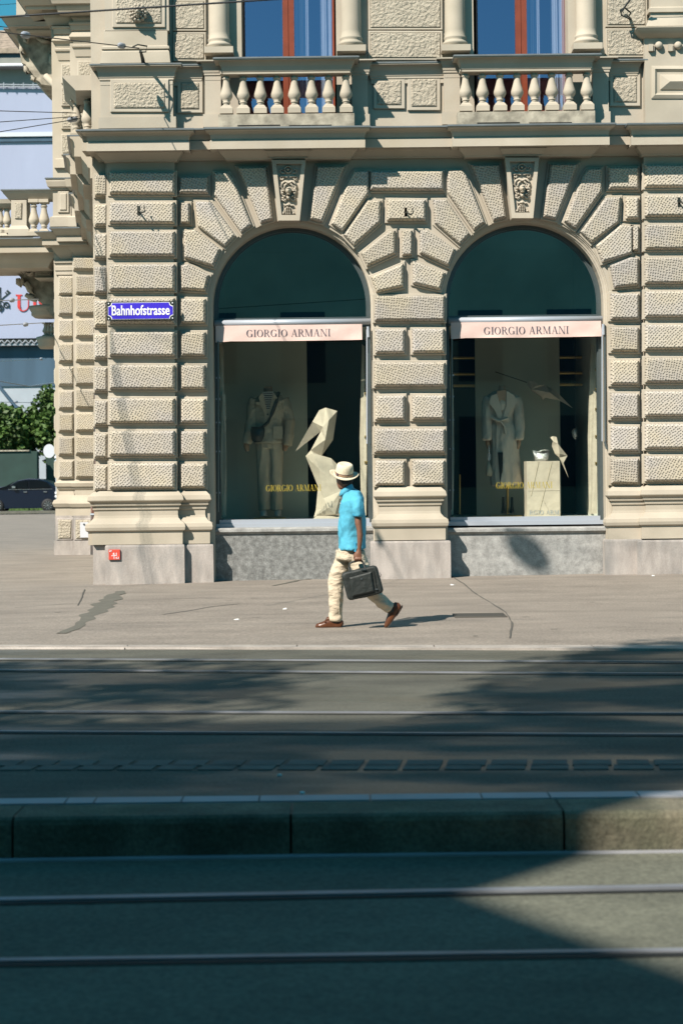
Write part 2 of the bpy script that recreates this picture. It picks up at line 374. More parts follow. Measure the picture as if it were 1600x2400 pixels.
# steel edge, tram rails and grooves (thin sheets let into the road)
def ground_line(name, mats, p0, p1, w, z, h=.006, parent=road, ext=12):
    """a flat bar between two points measured at the frame's edges, continued beyond them"""
    a, b = G(*p0, z), G(*p1, z); d = (b-a).normalized(); a -= d*ext; b += d*ext; n = Vector((-d.y, d.x, 0))
    mb = MB(); q = [a-n*w/2, b-n*w/2, b+n*w/2, a+n*w/2]
    lo = [(v.x, v.y, z-.02) for v in q]; hi = [(v.x, v.y, z+h) for v in q]; mb.rings([lo, hi], 0, False)
    return obj(name, mb, mats, parent)
ground_line('kerb_edge', 'kerb_granite', (0, 1519.5), (1600, 1525), .07, .0, .022)
for nm, pa, pb in (('tram_rail', (0, 1545), (1600, 1552)), ('tram_rail', (0, 1571), (1600, 1580)), ('tram_rail', (0, 1669), (1600, 1673)), ('tram_rail', (0, 1716), (1600, 1723))):
    a = ground_line(nm, 'rail_steel', pa, pb, .04, 0, .008)
    ground_line('rail_groove', 'groove', (pa[0], pa[1]+4), (pb[0], pb[1]+4), .03, 0, .004)
# two rows of setts along the stop
for row, (ya, yb, w) in enumerate(((1797, 1795.5, .20), (1807, 1805, .17))):
    a, b = G(0, ya, 0), G(1600, yb, 0); d = (b-a).normalized(); n = Vector((-d.y, d.x, 0)); L_ = (b-a).length
    t = -1.2 - row*.13
    while t < L_+1.2:
        l = random.uniform(.20, .24)*1.02; p = a + d*t; mb = MB()
        q = [p, p+d*(l-.03), p+d*(l-.03)+n*w*.93, p+n*w*.93]; sk = d*.012
        q = [v + (sk if k > 1 else Vector()) for k, v in enumerate(q)]
        mb.rings([[(v.x, v.y, -.02) for v in q], [(v.x, v.y, .006) for v in q]], 0, False)
        obj('paving_sett', mb, 'sett', road); t += l
# tram stop edge: painted line of stones, then the high kerb
def long_stones(name, matn, rows, y_px, w, z, cuts, h=.006, parent=None, drop=.03, lip=.0):
    for c0, c1 in zip(cuts[:-1], cuts[1:]):
        a, b = G(c0, y_px(c0), 0), G(c1, y_px(c1), 0)
        mb = MB(); q = [(a.x+.004, a.y), (b.x-.004, b.y), (b.x-.004, b.y+w), (a.x+.004, a.y+w)]
        mb.rings([[(x, y, z-drop) for x, y in q], [(x, y, z+h-lip) for x, y in q], [(x, y+(lip if k < 2 else 0), z+h) for k, (x, y) in enumerate(q)]], 0, False)
        obj(name, mb, matn, parent)
stop = obj('stop_platform', (lambda m: (strip(m, [-60, 60], lambda X: YEDGE+.06, lambda X: YEDGE+.52, -.003), m)[1])(MB()), 'roadway', kind='structure')
long_stones('painted_stone', 'kerb_painted', 0, lambda x: 1887-(x*.0115), .15, 0, [-900, -500, -100, 150, 218, 424, 606, 868, 1130, 1290, 1500, 1680, 2100, 2500], .005, stop)
ks = [-1950, -1280, -620, 0, 0, 0]
for c0, c1 in ((-1280, -620), (-620, 30), (30, 680), (680, 1330), (1330, 1980), (1980, 2630)):
    a, b = G(c0, 1919, 0), G(c1, 1919, 0); mb = MB()
    q = [(a.x+.006, YEDGE), (b.x-.006, YEDGE), (b.x-.006, YEDGE+.34), (a.x+.006, YEDGE+.34)]
    r_ = lambda z, o: [(x, y+(o if k < 2 else 0), z) for k, (x, y) in enumerate(q)]
    mb.rings([r_(-.3, -.01), r_(-.19, -.008), r_(-.03, 0), r_(-.008, .01), r_(.003, .03)], 0, False)
    obj('kerb_stone', mb, 'kerb_mossy', stop)
ground_line('gutter_edge', 'kerb_painted', (0, 2020), (1600, 1997), .05, -.19, .01, near_road)
ground_line('tram_rail', 'rail_steel', (0, 2113), (1600, 2082), .055, -.19, .012, near_road)
ground_line('rail_groove', 'groove', (0, 2121), (1600, 2090), .04, -.19, .004, near_road)
ground_line('tram_rail', 'rail_steel', (0, 2254), (1600, 2230), .035, -.19, .008, near_road)
ground_line('rail_groove', 'groove', (0, 2264), (1600, 2240), .055, -.19, .004, near_road)

def stain(name, pts, w, matn, parent=pavement, lift=.004, closed=False, wob=.0):
    """ribbon along pixels of the ground, a few mm proud of it"""
    V = [G(*p, 0) for p in pts]; P3 = []
    for a, b in zip(V[:-1], V[1:]):
        k = max(2, int((b-a).length/.12))
        for j in range(k): P3.append(a.lerp(b, j/k))
    P3.append(V[-1]); l, r = [], []
    for i, p in enumerate(P3):
        t = (P3[min(i+1, len(P3)-1)]-P3[max(i-1, 0)]).normalized(); n = Vector((-t.y, t.x, 0)); u = i/(len(P3)-1)
        ww = (w(u) if callable(w) else w)
        a = ww*(1+wob*noise.noise(p*2.3)*2); b = ww*(1+wob*noise.noise(p*2.3+Vector((9, 3, 1)))*2)
        off = n*noise.noise(p*1.7)*ww*.6*(1 if wob else .3)
        l.append(p+n*a+off); r.append(p-n*b+off)
    mb = MB(); n = len(l); vs = [(v.x, v.y, SZ(v.x, v.y)+lift) for v in l+r]
    mb.add(vs, [(i, i+1, n+i+1, n+i) for i in range(n-1)])
    return obj(name, mb, matn, parent)
stain('damp_stain', [(282, 1385), (262, 1400), (238, 1425), (205, 1452), (172, 1478), (140, 1488)], lambda u: .06+.07*math.sin(min(1, u*1.3)*3.1), 'tar', wob=.35)
stain('pavement_line', [(1052, 1352), (1085, 1372), (1112, 1395), (1140, 1412), (1185, 1440), (1200, 1465), (1194, 1500)], .010, 'crack', wob=.6)  # winding crack down to the kerb
stain('pavement_line', [(35, 1425), (150, 1416), (300, 1410), (500, 1402)], .009, 'crack', wob=.5)  # thin dark line running along the pavement
stain('pavement_line', [(640, 1415), (900, 1417), (1300, 1420), (1700, 1424)], .005, 'crack', wob=.4)  # long, very thin dark line across the pavement
stain('pavement_line', [(198, 1380), (190, 1405), (182, 1420)], .008, 'crack', wob=.4)  # short crack
stain('skid_mark', [(382, 1443), (430, 1436), (500, 1424), (560, 1418)], .02, 'crack', wob=.5)
stain('skid_mark', [(480, 1405), (555, 1405)], .014, 'crack', wob=.5)
stain('skid_mark', [(640, 1375), (700, 1362), (800, 1350), (900, 1346)], .03, 'tar', wob=.5)
for k in range(26):                                    # small scuffs
    x = random.uniform(0, 1600); y = random.uniform(1385, 1500); l = random.uniform(4, 20)
    stain('scuff', [(x, y), (x+l, y-random.uniform(-1, 1)*.4)], random.uniform(.006, .018), 'crack', lift=.003)
# slot drain grate
a = G(1066, 1453, 0); b = G(1189, 1452, 0); mb = MB(); z = SZ(a.x, a.y)+.010; GD_ = .50
mb.box((a.x, a.y, z-.01), (b.x, a.y+.035, z+.006)); mb.box((a.x, a.y+GD_-.035, z-.01), (b.x, a.y+GD_, z+.006))
nb = 24
for k in range(nb+1):
    x = a.x + (b.x-a.x-.012)*k/nb; mb.box((x, a.y+.035, z-.01), (x+.010, a.y+GD_-.036, z+.005))
gr = thing('drain_grate', 'narrow iron drain grate let into the pavement by the crack', 'grate', (a.x, a.y, z)); obj('bars', mb, 'crack', gr)
mb = MB(); mb.box((a.x, a.y+.03, z-.02), (b.x, a.y+GD_-.03, z+.001)); obj('pit', mb, 'groove', gr)
for (x, y), lb in (((1060, 1376), 'crumpled white paper scrap on the pavement at the pier foot'), ((1530, 1358), 'white paper scrap on the pavement below the right pier'), ((556, 1456), 'tiny white scrap on the pavement left of the walking man'),
                   ((668, 1431), 'pale scrap on the pavement nearest left of the trouser leg'), ((654, 1819), 'small pale scrap on the shaded road past the setts'), ((708, 1861), 'flat pale leaf beside the painted stones')):
    p = G(x, y, 0); mb = MB(); z = SZ(p.x, p.y) if y < 1500 else 0.0
    vs = [(p.x+math.cos(q)*random.uniform(.012, .03)*1.4, p.y+math.sin(q)*random.uniform(.012, .035), z+.004+random.uniform(0, .015)) for q in [j*1.05 for j in range(6)]]
    if y > 1500: vs = [(p.x+(v[0]-p.x)*.45, p.y+(v[1]-p.y)*.45, v[2]*.5+.002) for v in vs]
    mb.rings([[(v[0], v[1], z+.001) for v in vs], vs], 0, False); tag(obj('paper_scrap', mb, 'litter'), lb, 'litter')

# ------------------------------------------------------------------ the corner building
bld = thing('corner_building', 'ornate sandstone corner building with arched shop windows and balconies', 'building', (1.0, YF+4, 0))
C1 = F(683, 712); C2 = F(1230, 705.5); R0 = 197/151.1; PXM = 151.1
ZB = -.4
Zc = F(683, 352).z                                    # underside of the cornice
Zt = F(683, -620).z
mb = MB()
def wrect(x0, x1, z0, z1, d=0.0): mb.add([(x0, YF-d, z0), (x1, YF-d, z0), (x1, YF-d, z1), (x0, YF-d, z1)], [(0, 1, 2, 3)])
XL = F(222, 900).x; XR = F(2350, 900).x
wrect(XL, C1.x-R0, ZB, Zc); wrect(C1.x+R0, C2.x-R0, ZB, Zc); wrect(C2.x+R0, XR, ZB, Zc)
NS = 32
for C in (C1, C2):
    for k in range(NS):
        a0 = math.pi*k/NS; a1 = math.pi*(k+1)/NS
        xa, za, xb, zb = C.x+R0*math.cos(a0), C.z+R0*math.sin(a0), C.x+R0*math.cos(a1), C.z+R0*math.sin(a1)
        mb.add([(xa, YF, za), (xb, YF, zb), (xb, YF, Zc), (xa, YF, Zc)], [(0, 1, 2, 3)])
obj('wall', mb, 'stone', bld)
# upper wall with two tall window openings
XW = [(F(566, 60).x, F(787, 60).x), (F(1109, 60).x, F(1330, 60).x)]
Zs = F(683, 272).z
mb = MB()
xs = [XL, XW[0][0], XW[0][1], XW[1][0], XW[1][1], XR]
for i in (0, 2, 4): wrect(xs[i], xs[i+1], Zc, Zt, .02)
for i in (1, 3): wrect(xs[i], xs[i+1], Zc, Zs, .02); wrect(xs[i], xs[i+1], F(683, -420).z, Zt, .02)
obj('wall', mb, 'stone', bld)
# roof slab and the returning flank, so that the mass is solid
SD = (Vector((-5.15, 38.1)) - Vector((XL, YF)))
mb = MB(); xl2, yl2 = XL+SD.x, YF+SD.y
mb.add([(XL, YF, ZB), (xl2, yl2, ZB), (xl2, yl2, Zt), (XL, YF, Zt)], [(0, 1, 2, 3)])
mb.add([(XL, YF, Zt), (XR, YF, Zt), (XR, YF+14, Zt), (xl2, YF+14, Zt), (xl2, yl2, Zt)], [(0, 1, 2, 3, 4)])
mb.add([(XR, YF, ZB), (XR, YF+14, ZB), (XR, YF+14, Zt), (XR, YF, Zt)], [(0, 1, 2, 3)])
mb.add([(xl2, YF+14, ZB), (XR, YF+14, ZB), (XR, YF+14, Zt), (xl2, YF+14, Zt)], [(0, 1, 2, 3)])
obj('wall', mb, 'stone', bld)

def ry(y, x, xr=330): return y - (x-xr)*.01135
ROWS = [(401, 452), (472, 521), (541, 598), (618, 679), (698, 757), (777, 833), (855, 911), (933, 990), (1010, 1067), (1086, 1144)]
# pier bodies
def slab(name, x0, x1, y0, y1, d0, d1, matn='stone', parent=bld):
    mb = MB(); fbox(mb, x0, y0, x1, y1, d0, d1); return obj(name, mb, matn, parent)
slab('pier', 256, 404, 372, 1158, -.02, .11); slab('pier', 1516, 1690, ry(372, 1600), ry(1158, 1600), -.02, .11)
for i, (t, b) in enumerate(ROWS):
    f = lambda x: ry(0, x)
    if i != 4 or True:
        block(rect(256, t+f(330), 408, b+f(330)), .10, .13, bld)               # main left pier
    block(rect(221, t+5+f(235), 251, b+4+f(235)), .0, .13, bld, ex=4)          # set-back corner strip
    # right pier: strip and body
    xo = 1440 if i != 4 else 1440
    L0 = {0: 1427, 1: 1468, 2: 1478, 3: 1440}.get(i, 1433)
    tt, bb = t+ry(0, 1470), b+ry(0, 1470)
    if i == 3: block([(1431, tt+16), (1480, tt-4), (1497, tt-2), (1497, bb), (1440, bb+6)], 0, .13, bld)
    elif i == 2: block([(1484, tt), (1497, tt), (1497, bb), (1484, bb)], 0, .13, bld, ins=3)
    else: block(rect(L0, tt+2, 1497, bb+2), 0, .13, bld)
    tt, bb = t+ry(0, 1600), b+ry(0, 1600)
    block(rect(1513, tt-2, 1694, bb-2), .10, .13, bld)
for i, (t, b) in enumerate(ROWS):
    if i == 0: block(rect(420, t+11, 487, b-1), 0, .13, bld)
    elif i == 1: block(rect(424, t+2, 443, b), 0, .13, bld, ins=3)
    elif i >= 4: block(rect(424, t+1, 480, b-1), 0, .13, bld)
# centre pier
for i, (t, b) in enumerate(ROWS):
    tt, bb = ry(t, 960), ry(b, 960)
    if i in (4, 6, 8): block(rect(878, tt+1, 1042, bb), 0, .14, bld)
    elif i in (5, 7, 9): block(rect(880, tt+1, 948, bb), 0, .14, bld); block(rect(967, tt, 1041, bb-1), 0, .14, bld)
block(rect(868, 399, 1039, 443), 0, .14, bld); block(rect(908, 466, 997, 515), 0, .14, bld); block(rect(942, 538, 965, 596), 0, .14, bld, ins=3)
# voussoirs (left side measured, the rest by the arch's own symmetry)
VL = [[(424, 620), (440, 617), (490, 643), (480, 680), (424, 677)], [(430, 540), (457, 536), (516, 583), (500, 623), (431, 603)],
      [(457, 470), (494, 471), (552, 551), (527, 577), (463, 530)], [(502, 402), (536, 402), (547, 417), (590, 525), (564, 543), (502, 456)],
      [(557, 390), (624, 389), (639, 513), (610, 521)]]
def dpx(p, cx, cy, ocx, ocy, mir):
    dx, dy = p[0]-683, p[1]-711
    x = ocx + (-dx if mir else dx); return (x, ocy + dy - (x-ocx)*.01135 + (dx*.01135))
for a_i, (ocx, ocy) in enumerate(((683, 711), (1230, 705.5))):
    for mir in (False, True):
        for k, V in enumerate(VL):
            pl = [dpx(p, 0, 0, ocx, ocy, mir) for p in V]
            if k == 0 and (mir or a_i == 1):
                sgn = 1 if mir else -1
                if a_i == 0 or not mir:                # stones shared with the centre pier
                    pl = [(880, 645), (945, 614), (945, 671), (882, 688), (866, 645)][:0] or ([(869, 647), (944, 617), (944, 670), (882, 684)] if a_i == 0 else [(968, 610), (1043, 638), (1032, 678), (968, 663)])
                else: continue
            if k == 1 and (mir and a_i == 0): pl = [(846, 592), (912, 540), (926, 538), (926, 593), (860, 622)]
            if k == 1 and (not mir and a_i == 1): pl = [(984, 538), (1002, 538), (1068, 583), (1052, 622), (984, 592)]
            if k == 2 and a_i == 0 and mir: pl = [(862, 468), (892, 468), (890, 520), (829, 574), (805, 549)]
            if k == 2 and a_i == 1 and not mir: pl = [(1016, 466), (1046, 466), (1102, 546), (1078, 572), (1020, 522)]
            block(pl, 0, .13, bld)
    # keystone
    kx = ocx - 683; ky = ocy - 711
    for nm, pl, d0, d1 in (('keystone', [(636, 374), (716, 374), (702, 516), (652, 516)], -.02, .26),):
        mb = MB(); W = [(lambda q: (q.x, q.z))(F(x+kx, y+ky, d1)) for x, y in pl]
        inn = [(lambda q: (q.x, q.z))(F(x+kx, y+ky, d1)) for x, y in [(647, 383), (706, 383), (694, 503), (660, 503)]]
        mb.rings([[(x, YF-d0, z) for x, z in W], [(x, YF-d1, z) for x, z in W], [(x, YF-d1, z) for x, z in inn], [(x, YF-d1+.06, z) for x, z in inn]], 0, False, cap=False)
        mb.add([(x, YF-d1+.06, z) for x, z in inn], [(0, 1, 2, 3)])
        key = obj(nm, mb, 'stone_warm', bld)
    mb = MB()                                          # carved mask, scrolls and fruit
    def blob(x, y, rx, ry_, rd=.03, n=8, dd=.20):
        c = F(x+kx, y+ky, dd); rs = []
        for j in range(1, 5):
            th = math.pi*j/8; rs.append([(c.x+rx/150*math.cos(2*math.pi*k/n)*math.cos(th-math.pi/8), c.y-rd*math.sin(th-math.pi/8)*1.4, c.z+ry_/150*math.sin(2*math.pi*k/n)*math.cos(th-math.pi/8)) for k in range(n)])
        mb.rings(rs, 0, True)
    def curl(pts, r=1.6): mb.tube([F(x+kx, y+ky, .225) for x, y in pts], r/150, 6)
    for j in range(14):
        q = j/13*6.28; blob(675+8*math.cos(q), 397+7.5*math.sin(q), 2.6, 2.6, .03)
    blob(675, 397.5, 3.2, 3.2, .05)
    for sx in (-1, 1):
        X_ = lambda o: 676+sx*o
        curl([(X_(10), 405), (X_(16), 404), (X_(20), 399), (X_(17), 394), (X_(13), 398)], 1.8)
        curl([(X_(3), 414), (X_(10), 412), (X_(20), 413), (X_(19), 419), (X_(14), 421), (X_(12), 417)], 2.2)
        curl([(X_(0), 428), (X_(8), 424), (X_(15), 428), (X_(18), 437), (X_(13), 443)], 2.6)
        curl([(X_(4), 430), (X_(9), 433), (X_(10), 441)], 2.4)
        curl([(X_(17), 444), (X_(16), 452), (X_(12), 458)], 2.4)
        blob(X_(12), 447, 5, 3, .045); blob(X_(14), 453, 4, 3, .04); blob(X_(9), 460, 3.5, 3, .05)
        curl([(X_(2), 458), (X_(6), 466), (X_(11), 470), (X_(16), 467), (X_(15), 462), (X_(12), 463)], 2.0)
        curl([(X_(1), 478), (X_(7), 481), (X_(11), 480)], 2.6); curl([(X_(2), 484), (X_(8), 490), (X_(12), 498)], 1.8)
        blob(X_(12), 500, 3.5, 3, .04)
    blob(676, 447, 7.5, 9, .085, 12, .21); blob(676, 443, 7, 3, .10); blob(676, 449, 2, 4, .13)
    blob(676, 456, 5.5, 2.2, .10); blob(676, 464, 4, 5, .06); blob(676, 480, 5, 3.5, .05)
    for r_ in range(5):
        for c_ in range(3): blob(671+c_*4.4, 487+r_*3.6, 2.3, 2.1, .045)
    obj('carved_mask', mb, 'stone_warm', key)
    mb = MB(); stack(mb, 636+kx, 716+kx, [(374+ky, 0), (370+ky, .03), (366+ky, .03), (364+ky, .05), (352+ky, .10), (351+ky, .10)], YF-.20, .22)
    obj('keystone_cap', mb, 'stone', key)

# arched reveals and shop windows
def arch_path(C, r, zb, n=NS):
    pts = [(C.x-r, zb)] + [(C.x+r*math.cos(math.pi-math.pi*k/n), C.z+r*math.sin(math.pi*k/n)) for k in range(n+1)] + [(C.x+r, zb)]
    return pts
def arch_loft(mb, C, prof, zb, mi=0):
    paths = [[(x, YF-d, z) for x, z in arch_path(C, r, zb)] for r, d in prof]
    n = len(paths[0]); vs = [v for p in paths for v in p]
    fs = [(j*n+i, j*n+i+1, (j+1)*n+i+1, (j+1)*n+i) for j in range(len(paths)-1) for i in range(n-1)]
    mb.add(vs, fs, mi)
GD = -.40
wins = []
for wi, (C, yb, yt) in enumerate(((C1, 1233, 748), (C2, 1227, 742))):
    zb = F(683 if wi == 0 else 1230, yb).z
    mb = MB(); px = 1/PXM
    arch_loft(mb, C, [(R0, 0), (R0, -.03), (R0-3*px, -.035), (R0-3*px, -.06), (R0-8*px, -.075), (R0-8*px, -.10), (R0-11*px, -.115), (R0-11*px, -.62)], ZB)
    obj('window_reveal', mb, 'stone', bld)
    w = link('shop_window', None, bld, (C.x, YF, zb)); wins.append(w)
    zt = F(683 if wi == 0 else 1230, yt).z
    mb = MB(); r1 = R0-11*px; r2 = R0-19*px; r3 = r2-3*px
    arch_loft(mb, C, [(r1-.002, GD-.10), (r1-.002, GD+.05), (r2, GD+.05), (r2, GD+.02), (r3, GD+.02), (r3, GD-.10)], zb)
    obj('frame', mb, 'frame_metal', w)
    mb = MB(); mb.box((C.x-r2, YF-GD-.06, zb), (C.x+r2, YF-GD+.1, zb+.10)); mb.box((C.x-r1+.004, YF-GD-.11, zb-.03), (C.x+r1-.004, YF-GD-.061, zb+.035))
    obj('bottom_rail', mb, 'cassette_metal', w)
    mb = MB(); mb.box((C.x-r2, YF-GD-.045, zt-.05), (C.x+r2, YF-GD+.1, zt+.06)); obj('transom', mb, 'frame_metal', w)
    pts = [p for p in arch_path(C, r3+.01, zt+.06)]; pts = [p for p in pts if p[1] >= zt+.059]
    mb = MB(); mb.add([(x, YF-GD, z) for x, z in pts], [tuple(range(len(pts)))]); obj('fanlight_pane', mb, 'fan_glass', w)
    mb = MB(); mb.add([(C.x-r3-.01, YF-GD, zb+.10), (C.x+r3+.01, YF-GD, zb+.10), (C.x+r3+.01, YF-GD, zt-.05), (C.x-r3-.01, YF-GD, zt-.05)], [(0, 1, 2, 3)]); obj('shop_pane', mb, 'shop_glass', w)
    # plinth below
    mb = MB(); fz = lambda y: F(683 if wi == 0 else 1230, y).z
    mb.box((C.x-r1+.001, YF+.17, ZB), (C.x+r1-.001, YF+.6, fz(1252))); obj('window_plinth', mb, 'granite_speckled' if wi == 0 else 'granite_pale', bld)
    mb = MB(); e = .0
    mb.rings([[(C.x-r1+.002, y0, z), (C.x+r1-.002, y0, z), (C.x+r1-.002, YF+.6, z), (C.x-r1+.002, YF+.6, z)] for y0, z in ((YF+.165, fz(1252)+.001), (YF+.15, fz(1248)), (YF+.12, fz(1246)), (YF+.12, fz(1240)), (YF+.16, fz(1237)), (YF+.30, fz(1236)))], 0, False)
    obj('plinth_ledge', mb, 'granite_pale', bld)
    # display room and the dark room above
    zfl = zb+.06; bk = 31.6
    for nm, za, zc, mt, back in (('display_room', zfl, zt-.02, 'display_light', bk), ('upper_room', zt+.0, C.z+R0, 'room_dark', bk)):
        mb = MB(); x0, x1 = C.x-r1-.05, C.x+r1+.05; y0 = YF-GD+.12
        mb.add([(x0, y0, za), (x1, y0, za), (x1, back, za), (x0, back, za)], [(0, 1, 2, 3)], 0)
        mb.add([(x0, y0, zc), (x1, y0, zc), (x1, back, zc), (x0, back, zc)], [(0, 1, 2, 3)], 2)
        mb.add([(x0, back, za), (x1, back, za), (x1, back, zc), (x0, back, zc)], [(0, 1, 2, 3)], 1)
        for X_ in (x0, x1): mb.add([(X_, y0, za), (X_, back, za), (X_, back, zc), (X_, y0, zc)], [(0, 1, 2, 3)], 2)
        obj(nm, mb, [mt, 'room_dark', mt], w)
    bx0, bx1 = ((514, 718), (1117, 1310))[wi]
    a = P(bx0, 1209 if wi == 0 else 1203, 30.4); b = P(bx1, 800, 30.4)
    mb = MB(); mb.box((a.x, 30.4, zfl+.002), (b.x, 30.46, zt-.03)); obj('backdrop_panel', mb, 'display_grey', w)
    if wi == 1:
        for (xa, xb, ys) in ((1062, 1116, (839, 877, 904)), (1311, 1365, (837, 874, 901))):
            for y in ys:
                mb = MB(); mb.tube([P(xa, y, 30.6), P(xb, y, 30.6)], .028); obj('brass_rod', mb, 'brass', w)
        mb = MB(); mb.tube([P(1077, 1112, 30.0), P(1077, 1205, 30.0)], .015); obj('brass_rod', mb, 'brass', w)

# awning parts: cassette, valance with printed name, side arm
def glyph(ch):
    """capitals of a high-contrast roman, unit height, as polygons; returns (polys, width)"""
    def ring(a0, a1, rx=.40, ry_=.5, tx=.135, ty=.03, cx=.42, n=22):
        o = [(cx+rx*math.cos(a0+(a1-a0)*k/n), .5+ry_*math.sin(a0+(a1-a0)*k/n)) for k in range(n+1)]
        i = [(cx+(rx-tx)*math.cos(a0+(a1-a0)*k/n), .5+(ry_-ty)*math.sin(a0+(a1-a0)*k/n)) for k in range(n+1)]
        return [[o[k], o[k+1], i[k+1], i[k]] for k in range(n)]
    bar = lambda x0, y0, x1, y1: [(x0, y0), (x1, y0), (x1, y1), (x0, y1)]
    dg = lambda xa, xb, w, y0=0, y1=1: [(xa, y0), (xa+w, y0), (xb+w, y1), (xb, y1)]
    s = .03
    if ch == 'O': return ring(0, 2*math.pi), .84
    if ch == 'G': return ring(R(42), R(322)) + [bar(.64, .08, .76, .42), bar(.54, .40, .86, .43), bar(.70, .72, .73, .97)], .88
    if ch == 'I': return [bar(.10, 0, .23, 1), bar(0, 0, .33, s), bar(0, 1-s, .33, 1)], .33
    if ch == 'R':
        return [bar(.10, 0, .23, 1), bar(0, 0, .33, s), bar(0, 1-s, .36, 1), bar(.2, .49, .4, .52), bar(.2, .97, .4, 1)] + \
               ring(-math.pi/2, math.pi/2, .25, .255, .12, .03, .36) and [bar(.10, 0, .23, 1), bar(0, 0, .33, s), bar(.0, 1-s, .38, 1), bar(.2, .49, .38, .52)] + \
               [[(x, y+.245) for x, y in q] for q in ring(-math.pi/2, math.pi/2, .26, .255, .12, .03, .37)] + [dg(.62, .32, .15, 0, .5), bar(.6, 0, .82, s)], .80
    if ch == 'A': return [dg(.08, .39, .035), dg(.60, .36, .13), bar(.2, .33, .62, .36), bar(0, 0, .22, s), bar(.52, 0, .84, s)], .82
    if ch == 'M': return [bar(.12, 0, .155, 1), bar(0, 0, .27, s), bar(0, 1-s, .22, 1), dg(.47, .12, .12), dg(.49, .80, .035), bar(.80, 0, .93, 1), bar(.70, 0, 1.03, s), bar(.80, 1-s, 1.03, 1)], 1.05
    if ch == 'N': return [bar(.12, 0, .155, 1), bar(0, 0, .27, s), bar(0, 1-s, .2, 1), dg(.66, .10, .14), bar(.76, 0, .795, 1), bar(.66, 1-s, .90, 1)], .92
    return [], .34
def lettering(text, name, x0, x1, ytop, ybot, Y, matn, parent, surf=None, th=.004):
    tot = sum(glyph(c)[1]+.07 for c in text)-.07
    a = P(x0, (ytop+ybot)/2, Y); b = P(x1, (ytop+ybot)/2-(x1-x0)*.01135, Y); H = (P(x0, ytop, Y)-P(x0, ybot, Y)).z
    sx = (b.x-a.x)/tot; cx = 0; out = []
    zb = P((x0+x1)/2, ybot, Y).z
    for ch in text:
        polys, w = glyph(ch)
        if polys:
            mb = MB()
            for k, pl in enumerate(polys):
                W = [(a.x+(cx+p[0])*sx, zb+p[1]*H) for p in pl]
                e = k*.00012
                if surf:
                    mb.add([(x, surf(x, z)-th-e, z) for x, z in W], [tuple(range(len(W)))])
                else: mb.prism(W, Y-th-e, Y-.0005+e)
            out.append(obj(name, mb, matn, parent))
        cx += w+.07
    return out
